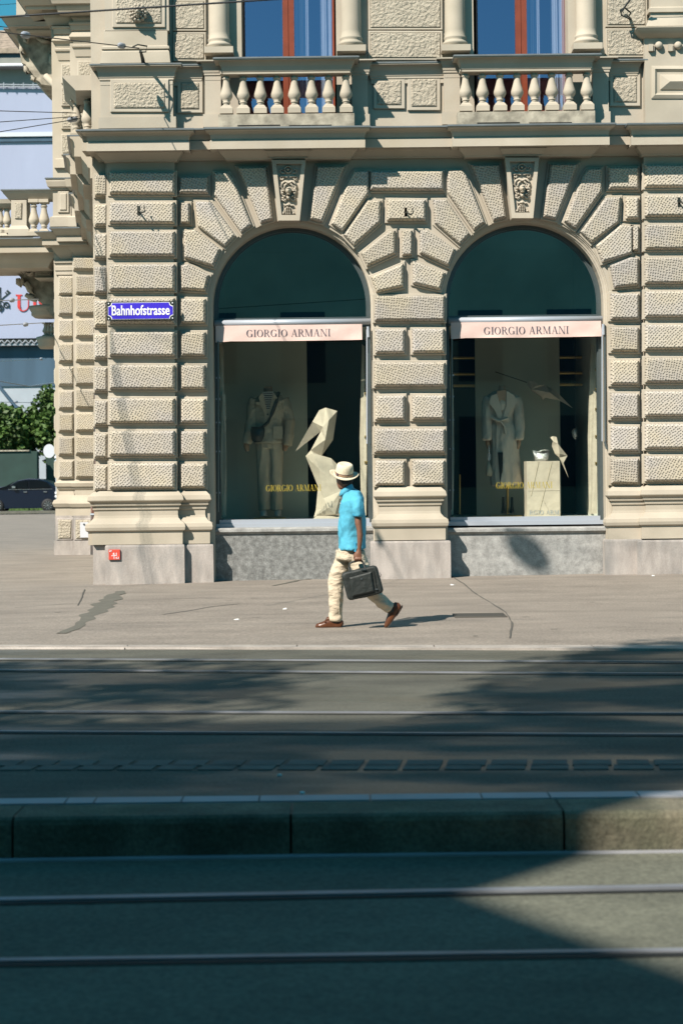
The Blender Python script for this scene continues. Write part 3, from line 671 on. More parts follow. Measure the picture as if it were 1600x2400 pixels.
for wi, (C, cx_, dy) in enumerate(((C1, 683, 0), (C2, 1230, -6))):
    aw = link('awning', None, bld, (C.x, YF+.1, F(cx_, 755+dy).z))
    d = -.27; mb = MB(); zc = F(cx_, 755.5+dy, d).z; xa = F(503+cx_-683, 755, d).x; xb = F(868+cx_-683, 755, d).x
    if wi: xa = F(1050, 750, d).x; xb = F(1417, 750, d).x
    mb.rings([[(X_, YF-d+.065*math.cos(q), zc+.052*math.sin(q)) for q in [2*math.pi*k/16 for k in range(16)]] for X_ in (xa, xb)], 0, True)
    obj('cassette', mb, 'cassette_metal', aw)
    mb = MB(); mb.box((xa, YF-d-.01, zc-.075), (xb, YF-d+.09, zc-.05)); obj('front_bar', mb, 'frame_metal', aw)
    va, vb, vt, vbm = ((505, 848, 761, 798), (1056, 1408, 752.5, 790))[wi]
    d = -.22; NX, NZ = 60, 6; x_a = F(va, vt, d).x; x_b = F(vb, vt, d).x; zt_ = F((va+vb)/2, vt, d).z; zb_ = F((va+vb)/2, vbm, d).z
    def surf(x, z, x_a=x_a, x_b=x_b, zt_=zt_, zb_=zb_, wi=wi):
        u = (x-x_a)/(x_b-x_a); t = (zt_-z)/(zt_-zb_)
        fold = .012*math.sin((u*9+t*1.6)*2.2+wi)*t + .010*math.sin(u*31-t*3)*t*(u > .72) + .02*noise.noise(Vector((u*5, t*1.5, wi*3)))*t
        return YF+.22 - .02*t + fold*.7
    vs = []
    for j in range(NZ+1):
        for i in range(NX+1):
            x = x_a+(x_b-x_a)*i/NX; t = j/NZ; sag = (.02 if i < 6 else .0)*(1-i/6)*t + .006*math.sin(i/NX*3.1)*t
            z = zt_-(zt_-zb_)*t - sag; vs.append((x, surf(x, z), z))
    mb = MB(); mb.add(vs, [(j*(NX+1)+i, j*(NX+1)+i+1, (j+1)*(NX+1)+i+1, (j+1)*(NX+1)+i) for j in range(NZ) for i in range(NX)], 0, True)
    val = obj('valance', mb, 'awning_cloth', aw)
    lx0, lx1, lt, lb = ((577, 774, 771.5, 788.5), (1133, 1332, 765, 782.5))[wi]
    lettering('GIORGIO ARMANI', 'letter', lx0, lx1, lt, lb, YF+.21, 'print_dark', val, surf, .006)
    # guide rods at the right-hand jamb
    o = cx_-683 + (4 if wi else 0)
    mb = MB(); mb.tube([F(860+o, 772+dy, -.1), F(860+o, 1040+dy, -.1)], .013); obj('guide_rod', mb, 'cassette_metal', aw)
    mb = MB(); mb.tube([F(866+o, 768+dy, -.06), F(868+o, 1052+dy, -.06)], .016); obj('guide_rod', mb, 'frame_metal', aw)
    mb = MB(); mb.tube([F(862+o, 765+dy, -.04), F(863+o, 790+dy, -.04)], .022); obj('pulley', mb, 'cassette_metal', aw)
    mb = MB(); mb.tube([F(866+o, 1040+dy, -.02), F(871+o, 1058+dy, -.02)], .02); obj('guide_foot', mb, 'frame_metal', aw)
    mb = MB(); mb.tube([F(513+cx_-683-2, 800+dy, -.2), F(513+cx_-683-2, 1200+dy, -.2)], .016); obj('guide_rod', mb, 'frame_metal', aw)
    for yy in (885, 935, 990, 1058, 1155):
        mb = MB(); p = F(509+cx_-683, yy+dy, -.22); mb.box((p.x-.02, p.y, p.z-.012), (p.x+.05, p.y+.03, p.z+.012)); obj('guide_bracket', mb, 'cassette_metal', aw)
    g0, g1_, gt, gb = ((623, 752, 1136, 1151), (1162, 1294, 1129.5, 1144.5))[wi]
    lettering('GIORGIO ARMANI', 'gold_letter', g0, g1_, gt, gb, YF-GD-.004, 'gold_letter', wins[wi], None, .003)

# pier bases and plinths
BASE = [(1276, .10), (1247, .10), (1246, .105), (1243, .135), (1236, .145), (1228, .135), (1224, .10), (1222, .075), (1214, .03), (1208, .02), (1196, .02), (1194, .04), (1186, .045), (1185, .07), (1182, .075), (1181, .06), (1176, .085), (1174, .11), (1172, .115), (1162, .10), (1152, .03), (1150, .0)]
def base(x0, x1, dz, db):
    xm = (x0+x1)/2; mb = MB(); stack(mb, x0, x1, [(y+dz, e) for y, e in BASE], YF-db, .15+db, 1.0, xr=xm)
    obj('pier_base', mb, 'stone_warm', bld)
def plinth(x0, x1, y0, y1, d):
    mb = MB(); a = F(x0, 1300, d); b = F(x1, 1300, d); z0 = F((x0+x1)/2, y1, d).z-.25; z1 = F((x0+x1)/2, y0, d).z
    def r(z, e): return [(a.x+e, YF-d+e, z), (b.x-e, YF-d+e, z), (b.x-e, YF+.1, z), (a.x+e, YF+.1, z)]
    mb.rings([r(z0, 0), r(z1-.03, 0), r(z1-.006, .006), r(z1, .03)], 0, False); return obj('plinth_stone', mb, 'limestone', bld)
base(233, 414, 0, .12); base(224, 300, 1, .02); base(400, 478, -1.5, .02)
plinth(246, 432, 1277, 1374, .27); plinth(218, 290, 1276, 1374, .15); plinth(400, 500, 1276, 1368, .15)
base(892, 1028, ry(-3, 960), .05); plinth(868, 1056, 1268, 1355, .20)
base(1438, 1560, ry(0, 1470)+1, .02); base(1516, 1700, ry(0, 1600), .12)
plinth(1418, 1510, 1264, 1345, .15); plinth(1494, 1720, 1265, 1346, .27)
# ------------------------------------------------------------------ cornice and balcony level
def cy(y, xm): return y - (xm-667)*.01135
CORN = [(400, .0), (376, .0), (373, .04), (369, .05), (352, .14), (348, .15), (347.4, .26), (327, .26), (326, .245), (323, .25), (313, .262), (307, .285), (303, .328), (299.5, .332)]
def cornice(x0, x1, db, off=0.0, fy=1.6, k=1.0, name='cornice', frieze=True):
    xm = (x0+x1)/2; mb = MB(); stack(mb, x0, x1, [(cy(y, xm)+off, e*k) for y, e in (CORN if frieze else CORN[2:])], YF-db, .1+db, fy, xr=xm)
    c = obj(name, mb, 'stone', bld)
    mb = MB(); stack(mb, x0, x1, [(cy(299.6, xm)+off, .345*k), (cy(296.5, xm)+off, .345*k), (cy(295.5, xm)+off, .33*k)], YF-db, .1+db, fy, xr=xm)
    obj('lead_flashing', mb, 'lead', c)
# continuous recessed run, then the projecting pieces
mb = MB(); xm = 970
stack(mb, 236, 1720, [(cy(y, xm), e*.92) for y, e in CORN[2:]], YF-.0, .1, 1.6, xr=xm)
rc = obj('cornice', mb, 'stone', bld)
mb = MB(); stack(mb, 236, 1720, [(cy(300.6, xm), .318), (cy(298, xm), .318), (cy(297, xm), .305)], YF, .1, 1.6, xr=xm); obj('lead_flashing', mb, 'lead', rc)
cornice(251, 409, .14, .8); cornice(535, 816, .135, -.6, k=.98, frieze=False); cornice(1094, 1380, .135, -.6, k=.98, frieze=False); cornice(1508, 1700, .14, .6)
# pedestal zone mouldings (rail line along the wall)
RAIL = [(196, .005), (186, .005), (184, .02), (180, .02), (178, .03), (166, .045), (157, .07), (152, .09), (151, .145), (148, .145)]
def rail(x0, x1, db, dy=0.0, nm='string_course', dep=.1):
    xm = (x0+x1)/2; mb = MB(); stack(mb, x0, x1, [(y+dy, e) for y, e in RAIL], YF-db, dep+db, 1.0, xr=xm); c = obj(nm, mb, 'stone', bld)
    mb = MB(); stack(mb, x0, x1, [(148+dy, .155), (146+dy, .155), (145+dy, .135)], YF-db, dep+db, 1.0, xr=xm); obj('lead_flashing', mb, 'lead', c)
slab('pedestal', 236, 404, 150, 302, .0, .20, 'stone'); rail(236, 404, .20, 2)
slab('pedestal_foot', 231, 412, 272, 300, .0, .24, 'stone')
rail(400, 470, .05, 4); rail(870, 1050, .05, -2); rail(1400, 1490, .05, -8)
def panel(x0, y0, x1, y1, d, matn='stone_rustic', nm='wall_panel'):
    block(rect(x0, y0, x1, y1), d, .05, bld, name=nm, rough=matn, plate=.03, ex=9, ins=3, jit=0)
panel(267, 193, 386, 252, .20); panel(424, 192, 466, 254, .03); panel(884, 187, 940, 244, .03); panel(964, 184, 1023, 248, .03); panel(1438, 178, 1492, 238, .03)
# upper wall: rough ashlar panels
def ashlar(x0, y0, x1, y1, d=.02): block(rect(x0, y0, x1, y1), d, .06, bld, name='ashlar_stone', rough='stone_rustic', plate=.045, ex=5, ins=2, jit=.3)
for (x0, x1, dy) in ((410, 478, 0), (868, 1032, -3), (1424, 1512, -9)):
    ashlar(x0, 78+dy, x1, 137+dy); ashlar(x0, 2+dy, x1, 66+dy); ashlar(x0, -72+dy, x1, -10+dy)
# corner pilaster above the pedestal
mb = MB(); stack(mb, 243, 392, [(148, .03), (146, .05), (120, .03), (116, .0), (113, .03), (108, .03), (106, .0), (70, .0), (68, -.03), (60, -.03)], YF-.20, .3, 1.0); obj('pilaster_base', mb, 'stone_warm', bld)
slab('pilaster', 246, 388, -620, 72, .0, .20, 'stone'); panel(272, -40, 378, 53, .20)
# lion rosette
mb = MB(); c0 = F(324, 29, .31)
for ring_, (rr, n, s) in enumerate(((17, 13, 5.0), (11, 10, 4.2), (5, 6, 4.0))):
    for k in range(n):
        q = 2*math.pi*k/n + ring_*.3; cx_, cz_ = c0.x+rr/150*math.cos(q), c0.z+rr/150*math.sin(q)
        mb.rings([[(cx_+s/150*math.cos(t)*f, c0.y-.02-ring_*.03-h, cz_+s/150*math.sin(t)*f) for t in [2*math.pi*j/6 for j in range(6)]] for f, h in ((1, -.03), (.95, .01), (.5, .035), (.1, .04))], 0, True)
for dx, dz, s, h in ((-4, 4, 2.5, .13), (4, 4, 2.5, .13), (0, -2, 4, .16), (0, -7, 4, .11)):
    mb.rings([[(c0.x+dx/150+s/150*math.cos(t)*f, c0.y-h-g_, c0.z+dz/150+s/150*math.sin(t)*f) for t in [2*math.pi*j/8 for j in range(8)]] for f, g_ in ((1.3, -.06), (1, 0), (.6, .02), (.1, .03))], 0, True)
obj('lion_head', mb, 'stone', bld)
# columns
def column(x, yb, flip=0):
    c = F(x, yb, .12); mb = MB(); k = 1/148
    col = [(25*k, 12*k), (25*k, 14*k), (29*k, 17*k), (29*k, 21*k), (25*k, 24*k), (24*k, 27*k), (26*k, 30*k), (26*k, 33*k), (23.5*k, 36*k), (23*k, 48*k), (22.6*k, 250*k), (21.5*k, 620*k)]
    mb.lathe(col, (c.x, c.y+.02, c.z), 24); o = obj('column', mb, 'stone_warm', bld)
    mb = MB(); mb.box((c.x-33*k, c.y-.17, c.z-2*k), (c.x+33*k, YF+.02, c.z+12*k)); obj('column_base', mb, 'stone_warm', o)
for x, y in ((514, 126), (823, 122), (1067, 121), (1374, 117)): column(x, y)
# right-hand pedestal with dentils and a faceted panel
slab('pedestal', 1512, 1700, 68, 300, .0, .20, 'stone_warm')
mb = MB(); stack(mb, 1512, 1700, [(88, 0), (84, .04), (76, .10), (70, .13), (62, .16), (60, .16)], YF-.20, .25, 1.1); o = obj('pedestal_cap', mb, 'stone', bld)
mb = MB(); stack(mb, 1524, 1700, [(59, .08), (40, .03), (38, .0), (28, .0), (26, .03), (16, .03), (14, .0), (-300, .0)], YF-.20, .25, 1.1); obj('pilaster_base', mb, 'stone_warm', bld)
for x in (1520, 1566, 1612):
    mb = MB(); fbox(mb, x, 102, x+10, 118, .19, .26); fbox(mb, x+11.5, 104, x+13, 118, .19, .24); obj('dentil', mb, 'stone_warm', o)
for x in (1543, 1588, 1634):
    c = F(x, 106, .21); mb = MB(); mb.rings([[(c.x+r/150*math.cos(t), c.y-h, c.z+r/150*math.sin(t)) for t in [2*math.pi*j/12 for j in range(12)]] for r, h in ((9, -.02), (9, .03), (6.5, .06), (1, .07))], 0, True); obj('boss', mb, 'stone_warm', o)
mb = MB()
for pl, d in ((rect(1526, 153, 1690, 230), .205),):
    W = lambda e, dd: [(q.x, YF-dd, q.z) for q in [F(x, y, .22) for x, y in poly_offset(pl, -e)]]
    mb.rings([W(0, .19), W(0, .215), W(3, .225), W(8, .24), W(14, .205), W(20, .205), W(22, .225)], 0, False, cap=False)
    i0 = W(22, .225); xc = (i0[0][0], i0[1][0]); zc = (i0[0][2]+i0[2][2])/2
    i1 = [(i0[0][0]+.13, YF-.29, zc), (i0[1][0]-.13, YF-.29, zc)]
    mb.add(i0+i1, [(0, 1, 5, 4), (1, 2, 5), (2, 3, 4, 5), (3, 0, 4)])
obj('wall_panel', mb, 'stone_warm', bld)

# balconies
BAL = [(8.5, 0), (15, 0), (15, 9), (12.5, 10), (12.5, 12), (8.5, 17), (7, 20), (7, 22), (9, 23), (9, 25), (7, 26), (11, 31), (14.6, 38), (14.2, 44), (11.5, 53), (8.6, 64), (7.4, 73), (7.2, 77), (9.2, 78), (9.2, 81), (7.2, 82), (7.2, 86), (12, 89), (13.5, 90), (13.5, 96)]
bal_me = None
def baluster_mesh(k):
    mb = MB(); prof = [(r*k, z*k) for r, z in BAL]
    mb.lathe(prof[5:23], (0, 0, 0), 18)
    def sq(r, z): return [(-r, -r, z), (r, -r, z), (r, r, z), (-r, r, z)]
    mb.rings([sq(15*k, -.02), sq(15*k, 9*k), sq(12.5*k, 11*k), sq(12*k, 13*k), sq(8*k, 17.2*k)], 0, False)
    mb.rings([sq(10*k, 86.5*k), sq(13.5*k, 89*k), sq(13.5*k, 98*k)], 0, False)
    return mesh_of(mb, 'baluster', ['stone_warm'], (0, 0, 0))
bal_me = baluster_mesh(1/151.5)
DB = .40
for bi, (xs_, dy) in enumerate((([531, 570.5, 610.5, 650, 690, 730.5, 770.5, 811], 0), ([1091, 1130.7, 1171.5, 1212, 1252.5, 1293, 1334, 1375], -6))):
    xm = sum(xs_)/8; bal = link('balcony', None, bld, (F(xm, 296, DB).x, YF-DB, F(xm, 296, DB).z))
    for x in xs_:
        p = F(x, ry(263+dy, x, xm), DB); link('baluster', bal_me, bal, (p.x, p.y, p.z+.0))
    mb = MB(); fbox(mb, xs_[0]-19, 264+dy, xs_[-1]+19, 297+dy, .04, DB+.14); 
    sl = obj('base_slab', mb, 'weathered_stone', bal)
    for u in (.27, .70):
        xa = xs_[0]+(xs_[-1]-xs_[0])*u-50; mb = MB(); fbox(mb, xa, 291+dy, xa+100, 295+dy, DB+.10, DB+.143); obj('drain_slot', mb, 'groove', sl)
    mb = MB(); stack(mb, xs_[0]-6, xs_[-1]+6, [(y+dy-13, e) for y, e in RAIL[2:]], YF-DB-.10, .24, 1.0, xr=xm); r_ = obj('handrail', mb, 'stone', bal)
    mb = MB(); stack(mb, xs_[0]-6, xs_[-1]+6, [(134.8+dy, .16), (132+dy, .16), (131+dy, .14)], YF-DB-.10, .24, 1.0, xr=xm); obj('lead_flashing', mb, 'lead', r_)
    for s, xe in ((-1, xs_[0]-36), (1, xs_[-1]+36)):                       # end pedestals against the wall
        x0_, x1_ = (xe-14, xe+22) if s < 0 else (xe-22, xe+14)
        mb = MB(); fbox(mb, x0_, 170+dy, x1_, 296+dy, .0, .16); fbox(mb, x0_-5, 266+dy, x1_+5, 296.6+dy, .0, .20); pe = obj('pedestal', mb, 'stone', bal)
        mb = MB(); stack(mb, x0_, x1_, [(y+dy-9-(2 if s > 0 else 0), e*.9) for y, e in RAIL], YF-.16, .2, 1.0, xr=xe); obj('pedestal_cap', mb, 'stone', pe)
    # window behind
    x0, x1 = XW[bi]; wn_ = link('tall_window', None, bld, ((x0+x1)/2, YF+.4, Zs)); zb, zt = Zs, F(683, -420).z; fd = YF+.34
    mb = MB()
    for X_ in (x0, x1): mb.add([(X_, YF-.02, zb), (X_, YF+.7, zb), (X_, YF+.7, zt), (X_, YF-.02, zt)], [(0, 1, 2, 3)])
    mb.add([(x0, YF-.02, zb), (x1, YF-.02, zb), (x1, YF+.7, zb), (x0, YF+.7, zb)], [(0, 1, 2, 3)]); mb.add([(x0, YF-.02, zt), (x1, YF-.02, zt), (x1, YF+.7, zt), (x0, YF+.7, zt)], [(0, 1, 2, 3)])
    obj('window_jamb', mb, 'stone', wn_)
    def fx(x): return P(x+(0 if bi == 0 else 545), 60, fd).x
    for a_, b_ in ((570, 574), (662, 675), (676, 689), (778, 783)):
        mb = MB(); mb.box((fx(a_), fd, zb), (fx(b_), fd+.07, zt)); obj('frame', mb, 'window_brown', wn_)
    mb = MB(); mb.box((fx(560), fd+.02, zb), (fx(790), fd+.09, zb+.12)); obj('frame', mb, 'window_brown', wn_)
    for a_, b_ in ((574, 662), (689, 778)):
        mb = MB(); mb.add([(fx(a_), fd+.03, zb+.1), (fx(b_), fd+.03, zb+.1), (fx(b_), fd+.03, zt), (fx(a_), fd+.03, zt)], [(0, 1, 2, 3)]); obj('pane', mb, 'upper_glass', wn_)
    def curtain(xa, xb):
        mb = MB(); n = 40; pts = [(xa+(xb-xa)*i/n, fd+.22+.010*math.sin(i*.9)+.02*math.sin(i*.31)) for i in range(n+1)]
        vs = [(x, y, z) for z in (zb, zt) for x, y in pts]; mb.add(vs, [(i, i+1, n+2+i, n+1+i) for i in range(n)], 0, True); obj('curtain', mb, 'curtain', wn_)
    curtain(fx(692), fx(722)); curtain(fx(750), fx(780))
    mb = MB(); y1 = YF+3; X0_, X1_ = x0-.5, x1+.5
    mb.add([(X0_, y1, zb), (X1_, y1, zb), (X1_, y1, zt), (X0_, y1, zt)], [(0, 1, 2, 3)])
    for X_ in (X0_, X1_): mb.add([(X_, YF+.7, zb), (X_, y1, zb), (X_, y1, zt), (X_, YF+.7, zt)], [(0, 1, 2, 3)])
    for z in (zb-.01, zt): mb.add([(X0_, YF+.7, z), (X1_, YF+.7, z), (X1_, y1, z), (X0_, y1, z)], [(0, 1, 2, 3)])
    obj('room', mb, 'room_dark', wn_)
# iron hooks in the wall
def hook(x, y, d, k=1.0):
    mb = MB(); p = F(x, y, d); mb.box((p.x-.03*k, p.y, p.z-.06*k), (p.x+.01*k, p.y+.03, p.z+.08*k))
    mb.tube([p+Vector((-.01, 0, 0)), p+Vector((0, -.10*k, .0)), p+Vector((.05*k, -.14*k, -.05*k)), p+Vector((.10*k, -.12*k, -.02*k)), p+Vector((.09*k, -.10*k, .05*k))], .014*k, 6)
    obj('wall_hook', mb, 'iron', bld)
hook(326, 494, .24); hook(952, 498, .14); hook(1592, 474, .24); 

# ------------------------------------------------------------------ returning flank with its cornice and balcony
FL0 = Vector((-3.86, 27.7)); FL1 = Vector((-5.24, 38.2))
def flank(mb, prof, Y0, Y1, zf):
    """moulding running back along the flank; prof = (y px at the front, outward metres)"""
    rs = []
    for Y in (Y0, Y1):
        t = (Y-FL0.y)/(FL1.y-FL0.y); X = FL0.x+(FL1.x-FL0.x)*t
        rs.append([(X-e, Y, zf(y)) for y, e in prof] + [(X+.6, Y, zf(prof[-1][0])), (X+.6, Y, zf(prof[0][0]))])
    mb.rings(rs, 0, False)
zf = lambda y: F(330, y, .2).z
for k, (ya, yb, o_) in enumerate(((28.0, 29.6, .0), (29.62, 31.2, .10), (31.22, 33.6, .02), (33.62, 35.2, .10), (35.22, 38.0, .02))):
    mb = MB(); flank(mb, [(y, max(.0, e*.95+o_*(e > 0))) for y, e in CORN], ya, yb, zf); c = obj('cornice', mb, 'stone', bld)
    mb = MB(); flank(mb, [(299, .36+o_), (295.5, .36+o_)], ya, yb, zf); obj('lead_flashing', mb, 'lead', c)
mb = MB(); flank(mb, [(182, .22), (178, .24), (150, .42), (146, .43)], 28.15, 29.9, lambda y: F(330, y+2, .2).z); hr = obj('handrail', mb, 'stone', bld)
p = P(206, 306, 28.7)
bm_big = baluster_mesh(1/160.0*1.15); link('baluster', bm_big, bld, (p.x, p.y, p.z-.10))
for Y in (29.3, 29.9, 30.5): link('baluster', bal_me, bld, (FL0.x+(FL1.x-FL0.x)*(Y-27.7)/10.5-.22, Y, F(330, 264, .2).z))

# ------------------------------------------------------------------ the rear wing whose front faces the square
WY = 38.1
def wslab(name, x0, x1, y0, y1, d0, d1, matn='stone', Yb=WY):
    mb = MB(); fbox(mb, x0, y0, x1, y1, d0, d1, 0, Yb); return obj(name, mb, matn, bld)
wslab('wing_wall', 134, 260, -400, 1300, -4.0, .0); wslab('wing_wall', 176, 262, -400, 1200, -.3, .10)
WR = [646, 693, 747, 804, 859, 914, 968, 1023, 1078]
for i, y in enumerate(WR):
    block(rect(138, y+2, 171, y+42), .0, .11, bld, Yb=WY, ex=3, ins=3, rough='stone_pitted_far', jit=.3)
    block(rect(178, y, 222, y+40), .10, .11, bld, Yb=WY, ex=3, ins=3, rough='stone_pitted_far', jit=.3)
    mb = MB(); a = P(134, y+42, WY); b = P(134, y+2, WY)
    mb.rings([[(a.x+.02, Y, z) for Y, z in ((WY+.1, a.z), (WY+1.4, a.z), (WY+1.4, b.z), (WY+.1, b.z))], [(a.x-.06, Y, z) for Y, z in ((WY+.1, a.z), (WY+1.4, a.z), (WY+1.4, b.z), (WY+.1, b.z))], [(a.x-.09, Y, z) for Y, z in ((WY+.14, a.z+.05), (WY+1.36, a.z+.05), (WY+1.36, b.z-.05), (WY+.14, b.z-.05))]], 0, False)
    obj('stone_block', mb, 'stone', bld)
block(rect(172, 603, 222, 630), .10, .11, bld, Yb=WY, ex=3, ins=3, rough='stone_pitted_far')
def wst(x0, x1, prof, d, matn='stone', name='moulding', dep=.6, Yb=WY, lead=False):
    mb = MB(); stack(mb, x0, x1, prof, Yb-d, dep, 1.0); o = obj(name, mb, matn, bld)
    if lead:
        y, e = prof[-1]; mb = MB(); stack(mb, x0, x1, [(y-.3, e+.02), (y-3, e+.02)], Yb-d, dep, 1.0); obj('lead_flashing', mb, 'lead', o)
wst(136, 172, [(645, .0), (643, .04), (634, .04), (633, .06), (624, .06), (623, .04), (616, .05), (615, .08), (610, .08)], .0)
WB = [(1209, .08), (1189, .08), (1188, .11), (1180, .14), (1172, .11), (1170, .06), (1160, .02), (1150, .0), (1146, .04), (1141, .05), (1140, .08), (1132, .10), (1126, .03), (1122, 0)]
wst(140, 172, WB, .0, 'stone_warm', 'pier_base'); wst(178, 240, WB, .08, 'stone_warm', 'pier_base')
for x0, x1, d in ((136, 167, .10), (178, 214, .18)):
    wslab('pier_base', x0-6, x1+8, 1208, 1268, -.3, d, 'limestone'); block(rect(x0, 1219, x1, 1262), d, .06, bld, Yb=WY, rough='stone_rustic', ex=4, ins=3, smooth='limestone')
    wslab('plinth_stone', x0-9, x1+10, 1267, 1320, -.3, d+.08, 'limestone')
mb = MB(); fbox(mb, 188, 1224, 207, 1260, .24, .262, 0, WY); pq = obj('wall_plaque', mb, 'disc_grey', bld)
mb = MB(); c = P(197, 1229, WY-.264); mb.rings([[(c.x+r*math.cos(t), c.y-h, c.z+r*math.sin(t)) for t in [j*1.05 for j in range(6)]] for r, h in ((.02, -.004), (.02, .012))], 0, False); obj('bolt', mb, 'iron', pq)
# cornice, pedestal and upper pilaster of the wing
WC = [(600, .0), (590, .05), (580, .12), (566, .20), (564, .34), (553, .34), (552, .32), (540, .42), (534, .46)]
wst(176, 250, WC, .10, lead=True, name='cornice'); wst(142, 172, [(y+9, e) for y, e in WC], .0, lead=True, name='cornice')
wst(-150, 112, [(y+28 if y > 560 else y+26, e*1.0) for y, e in WC], .0, lead=True, name='cornice', dep=1.5, Yb=WY+.5)
wst(124, 166, [(530, .06), (508, .06), (507, .03), (505, .0), (446, .0), (444, .04), (440, .04), (436, .10), (424, .13), (418, .13)], .06, lead=True, name='pedestal'); panelw = lambda x0, y0, x1, y1, d, e=5: block(rect(x0, y0, x1, y1), d, .05, bld, name='wall_panel', Yb=WY, rough='stone_rustic', ex=e, ins=2, jit=0)
block(rect(140, 452, 156, 492), .06, .06, bld, name='wall_panel', Yb=WY, rough='stone', ex=5, ins=2, jit=0)
wst(168, 215, [(530, .06), (508, .06), (507, .03), (505, .0), (446, .0), (444, .04), (436, .10), (418, .13)], .16, name='pedestal')
for y0, y1 in ((148, 190), (203, 243), (258, 297), (313, 358)): panelw(147, y0+4, 167, y1, .02, 4)
panelw(186, 146, 222, 184, .12, 5); panelw(186, 203, 222, 243, .12, 5)
wst(134, 172, [(392, .06), (372, .05), (370, .0)], .02, 'stone_warm')
EN = [(140, .0), (120, .03), (118, .06), (114, .07), (112, .03), (102, .05), (94, .12), (92, .12), (80, .04), (78, .08), (66, .09), (64, .12), (60, .12)]
wst(136, 172, EN, .02, name='entablature'); wst(176, 250, [(y-9, e) for y, e in EN], .12, name='entablature')
wst(180, 250, [(58, .05), (42, .08), (40, .12), (36, .10), (26, .35), (16, .38), (8, .38), (6, .46), (-8, .5)], .12, lead=True, name='cornice')
wst(112, 172, [(58, .0), (40, .08), (22, .10), (20, .40), (12, .40), (10, .46), (-4, .55)], .04, lead=True, name='cornice')
# projecting bay left of the wing: balcony, scroll consoles, upper cornice
BY = WY+1.2
def bst(x0, x1, prof, name, dep=.8, Yb=BY, lead=False, matn='stone'):
    mb = MB(); stack(mb, x0, x1, prof, Yb, dep, 1.0); o = obj(name, mb, matn, bld)
    if lead:
        y, e = prof[-1]; mb = MB(); stack(mb, x0, x1, [(y-.3, e+.02), (y-3, e+.02)], Yb, dep, 1.0); obj('lead_flashing', mb, 'lead', o)
    return o
bst(26, 62, [(552, .06), (536, .06), (528, .0), (468, .0)], 'pedestal', .5); block(rect(35, 474, 51, 512), -.04, .07, bld, name='wall_panel', Yb=BY, rough='stone_rustic', ex=6, ins=2)
bst(20, 124, [(466, .0), (460, .04), (452, .10), (445, .13)], 'handrail', .45, lead=True)
bwm = baluster_mesh(1/119.0*.96)
for x in (80, 104): p = P(x, 551, BY+.05); link('baluster', bwm, bld, (p.x, p.y, p.z))
bst(-60, 14, [(552, .06), (545, .0), (540, .0)], 'handrail', .5, Yb=BY+.6); bst(-60, 22, [(484, .02), (476, .08), (466, .10)], 'handrail', .5, Yb=BY+.6)
for x in (-16, 1, 17): p = P(x, 545, BY+.7); o = link('baluster', bwm, bld, (p.x, p.y, p.z)); o.scale = (.9, .9, .78)
def scroll(cx, cyy, r, turns=1.6, Yc=BY, dep=.5, tail=None, name='scroll_console', wpx=4):
    mb = MB(); pts = []
    n = 34
    for k in range(n+1):
        q = k/n; rr = r*(1-q*.82); a = R(150) - q*turns*2*math.pi
        pts.append(P(cx+rr*math.cos(a), cyy-rr*math.sin(a), Yc))
    if tail: pts = [P(x, y, Yc) for x, y in tail] + pts
    mb.tube(pts, wpx/109.0*.5, 8)
    c = P(cx, cyy, Yc+.06); mb.lathe([(0.01, 0), (r/109.*.9, .0)], (c.x, c.y, c.z), 4)
    rr = r/109.; mb.prism([(c.x+rr*math.cos(t), c.z+rr*math.sin(t)) for t in [j*.3927 for j in range(16)]], Yc+.03, Yc+dep)
    return obj(name, mb, 'stone', bld)
scroll(67, 632, 13, tail=[(34, 606), (40, 618), (48, 636), (58, 648)])
mb = MB(); fbox(mb, 82, 606, 122, 652, -1.0, -.02, 0, BY); o = obj('console_block', mb, 'stone', bld); block(rect(93, 617, 115, 641), -.02, .04, bld, name='wall_panel', Yb=BY, rough='stone_rustic', ex=4, ins=1)
wst(90, 126, [(655, .02), (652, .06), (650, .08)], -1.2, name='console_block')
mb = MB()                                               # big leaf-carved consoles under the bay, seen from the side
W = lambda pl, Y: [(q.x, q.z) for q in [P(x, y, Y) for x, y in pl]]
mb.prism(W([(18, 600), (30, 606), (40, 640), (50, 652), (52, 668), (60, 672), (72, 694), (84, 700), (98, 712), (122, 740), (128, 744), (130, 600)], BY+.4), BY+.4, BY+1.6)
cons = obj('carved_console', mb, 'weathered_stone', bld)
for a_, tr in enumerate(([(17, 606), (20, 618), (25, 628), (22, 616), (28, 606)], [(42, 652), (44, 664), (48, 672), (52, 660), (50, 652)], [(60, 662), (70, 680), (82, 690), (72, 676), (62, 660)], [(60, 690), (74, 698), (86, 706)])):
    mb = MB(); mb.tube([P(x, y, BY+.34) for x, y in tr], [.05, .07, .03, .06, .04][:len(tr)], 7); obj('carved_leaf', mb, 'stone_warm', cons)
c = P(112, 745, BY+.8); k = 1/104.
for zz, s in ((0, 1.0), (-72, .62)):
    mb = MB(); mb.lathe([(30*k*s, (0+zz)*k), (38*k*s, (6+zz)*k), (38*k*s, (13+zz)*k), (40*k*s, (16+zz)*k), (42*k*s, (19+zz)*k), (44*k*s, (27+zz)*k), (30*k*s, (29+zz)*k)], (c.x, c.y, c.z), 28); obj('round_ledge', mb, 'stone', bld)
for x in (107, 114, 122): p = P(x, 790, BY+.8); o = link('baluster', bwm, bld, (p.x, p.y, p.z)); o.scale = (.62, .62, .42)
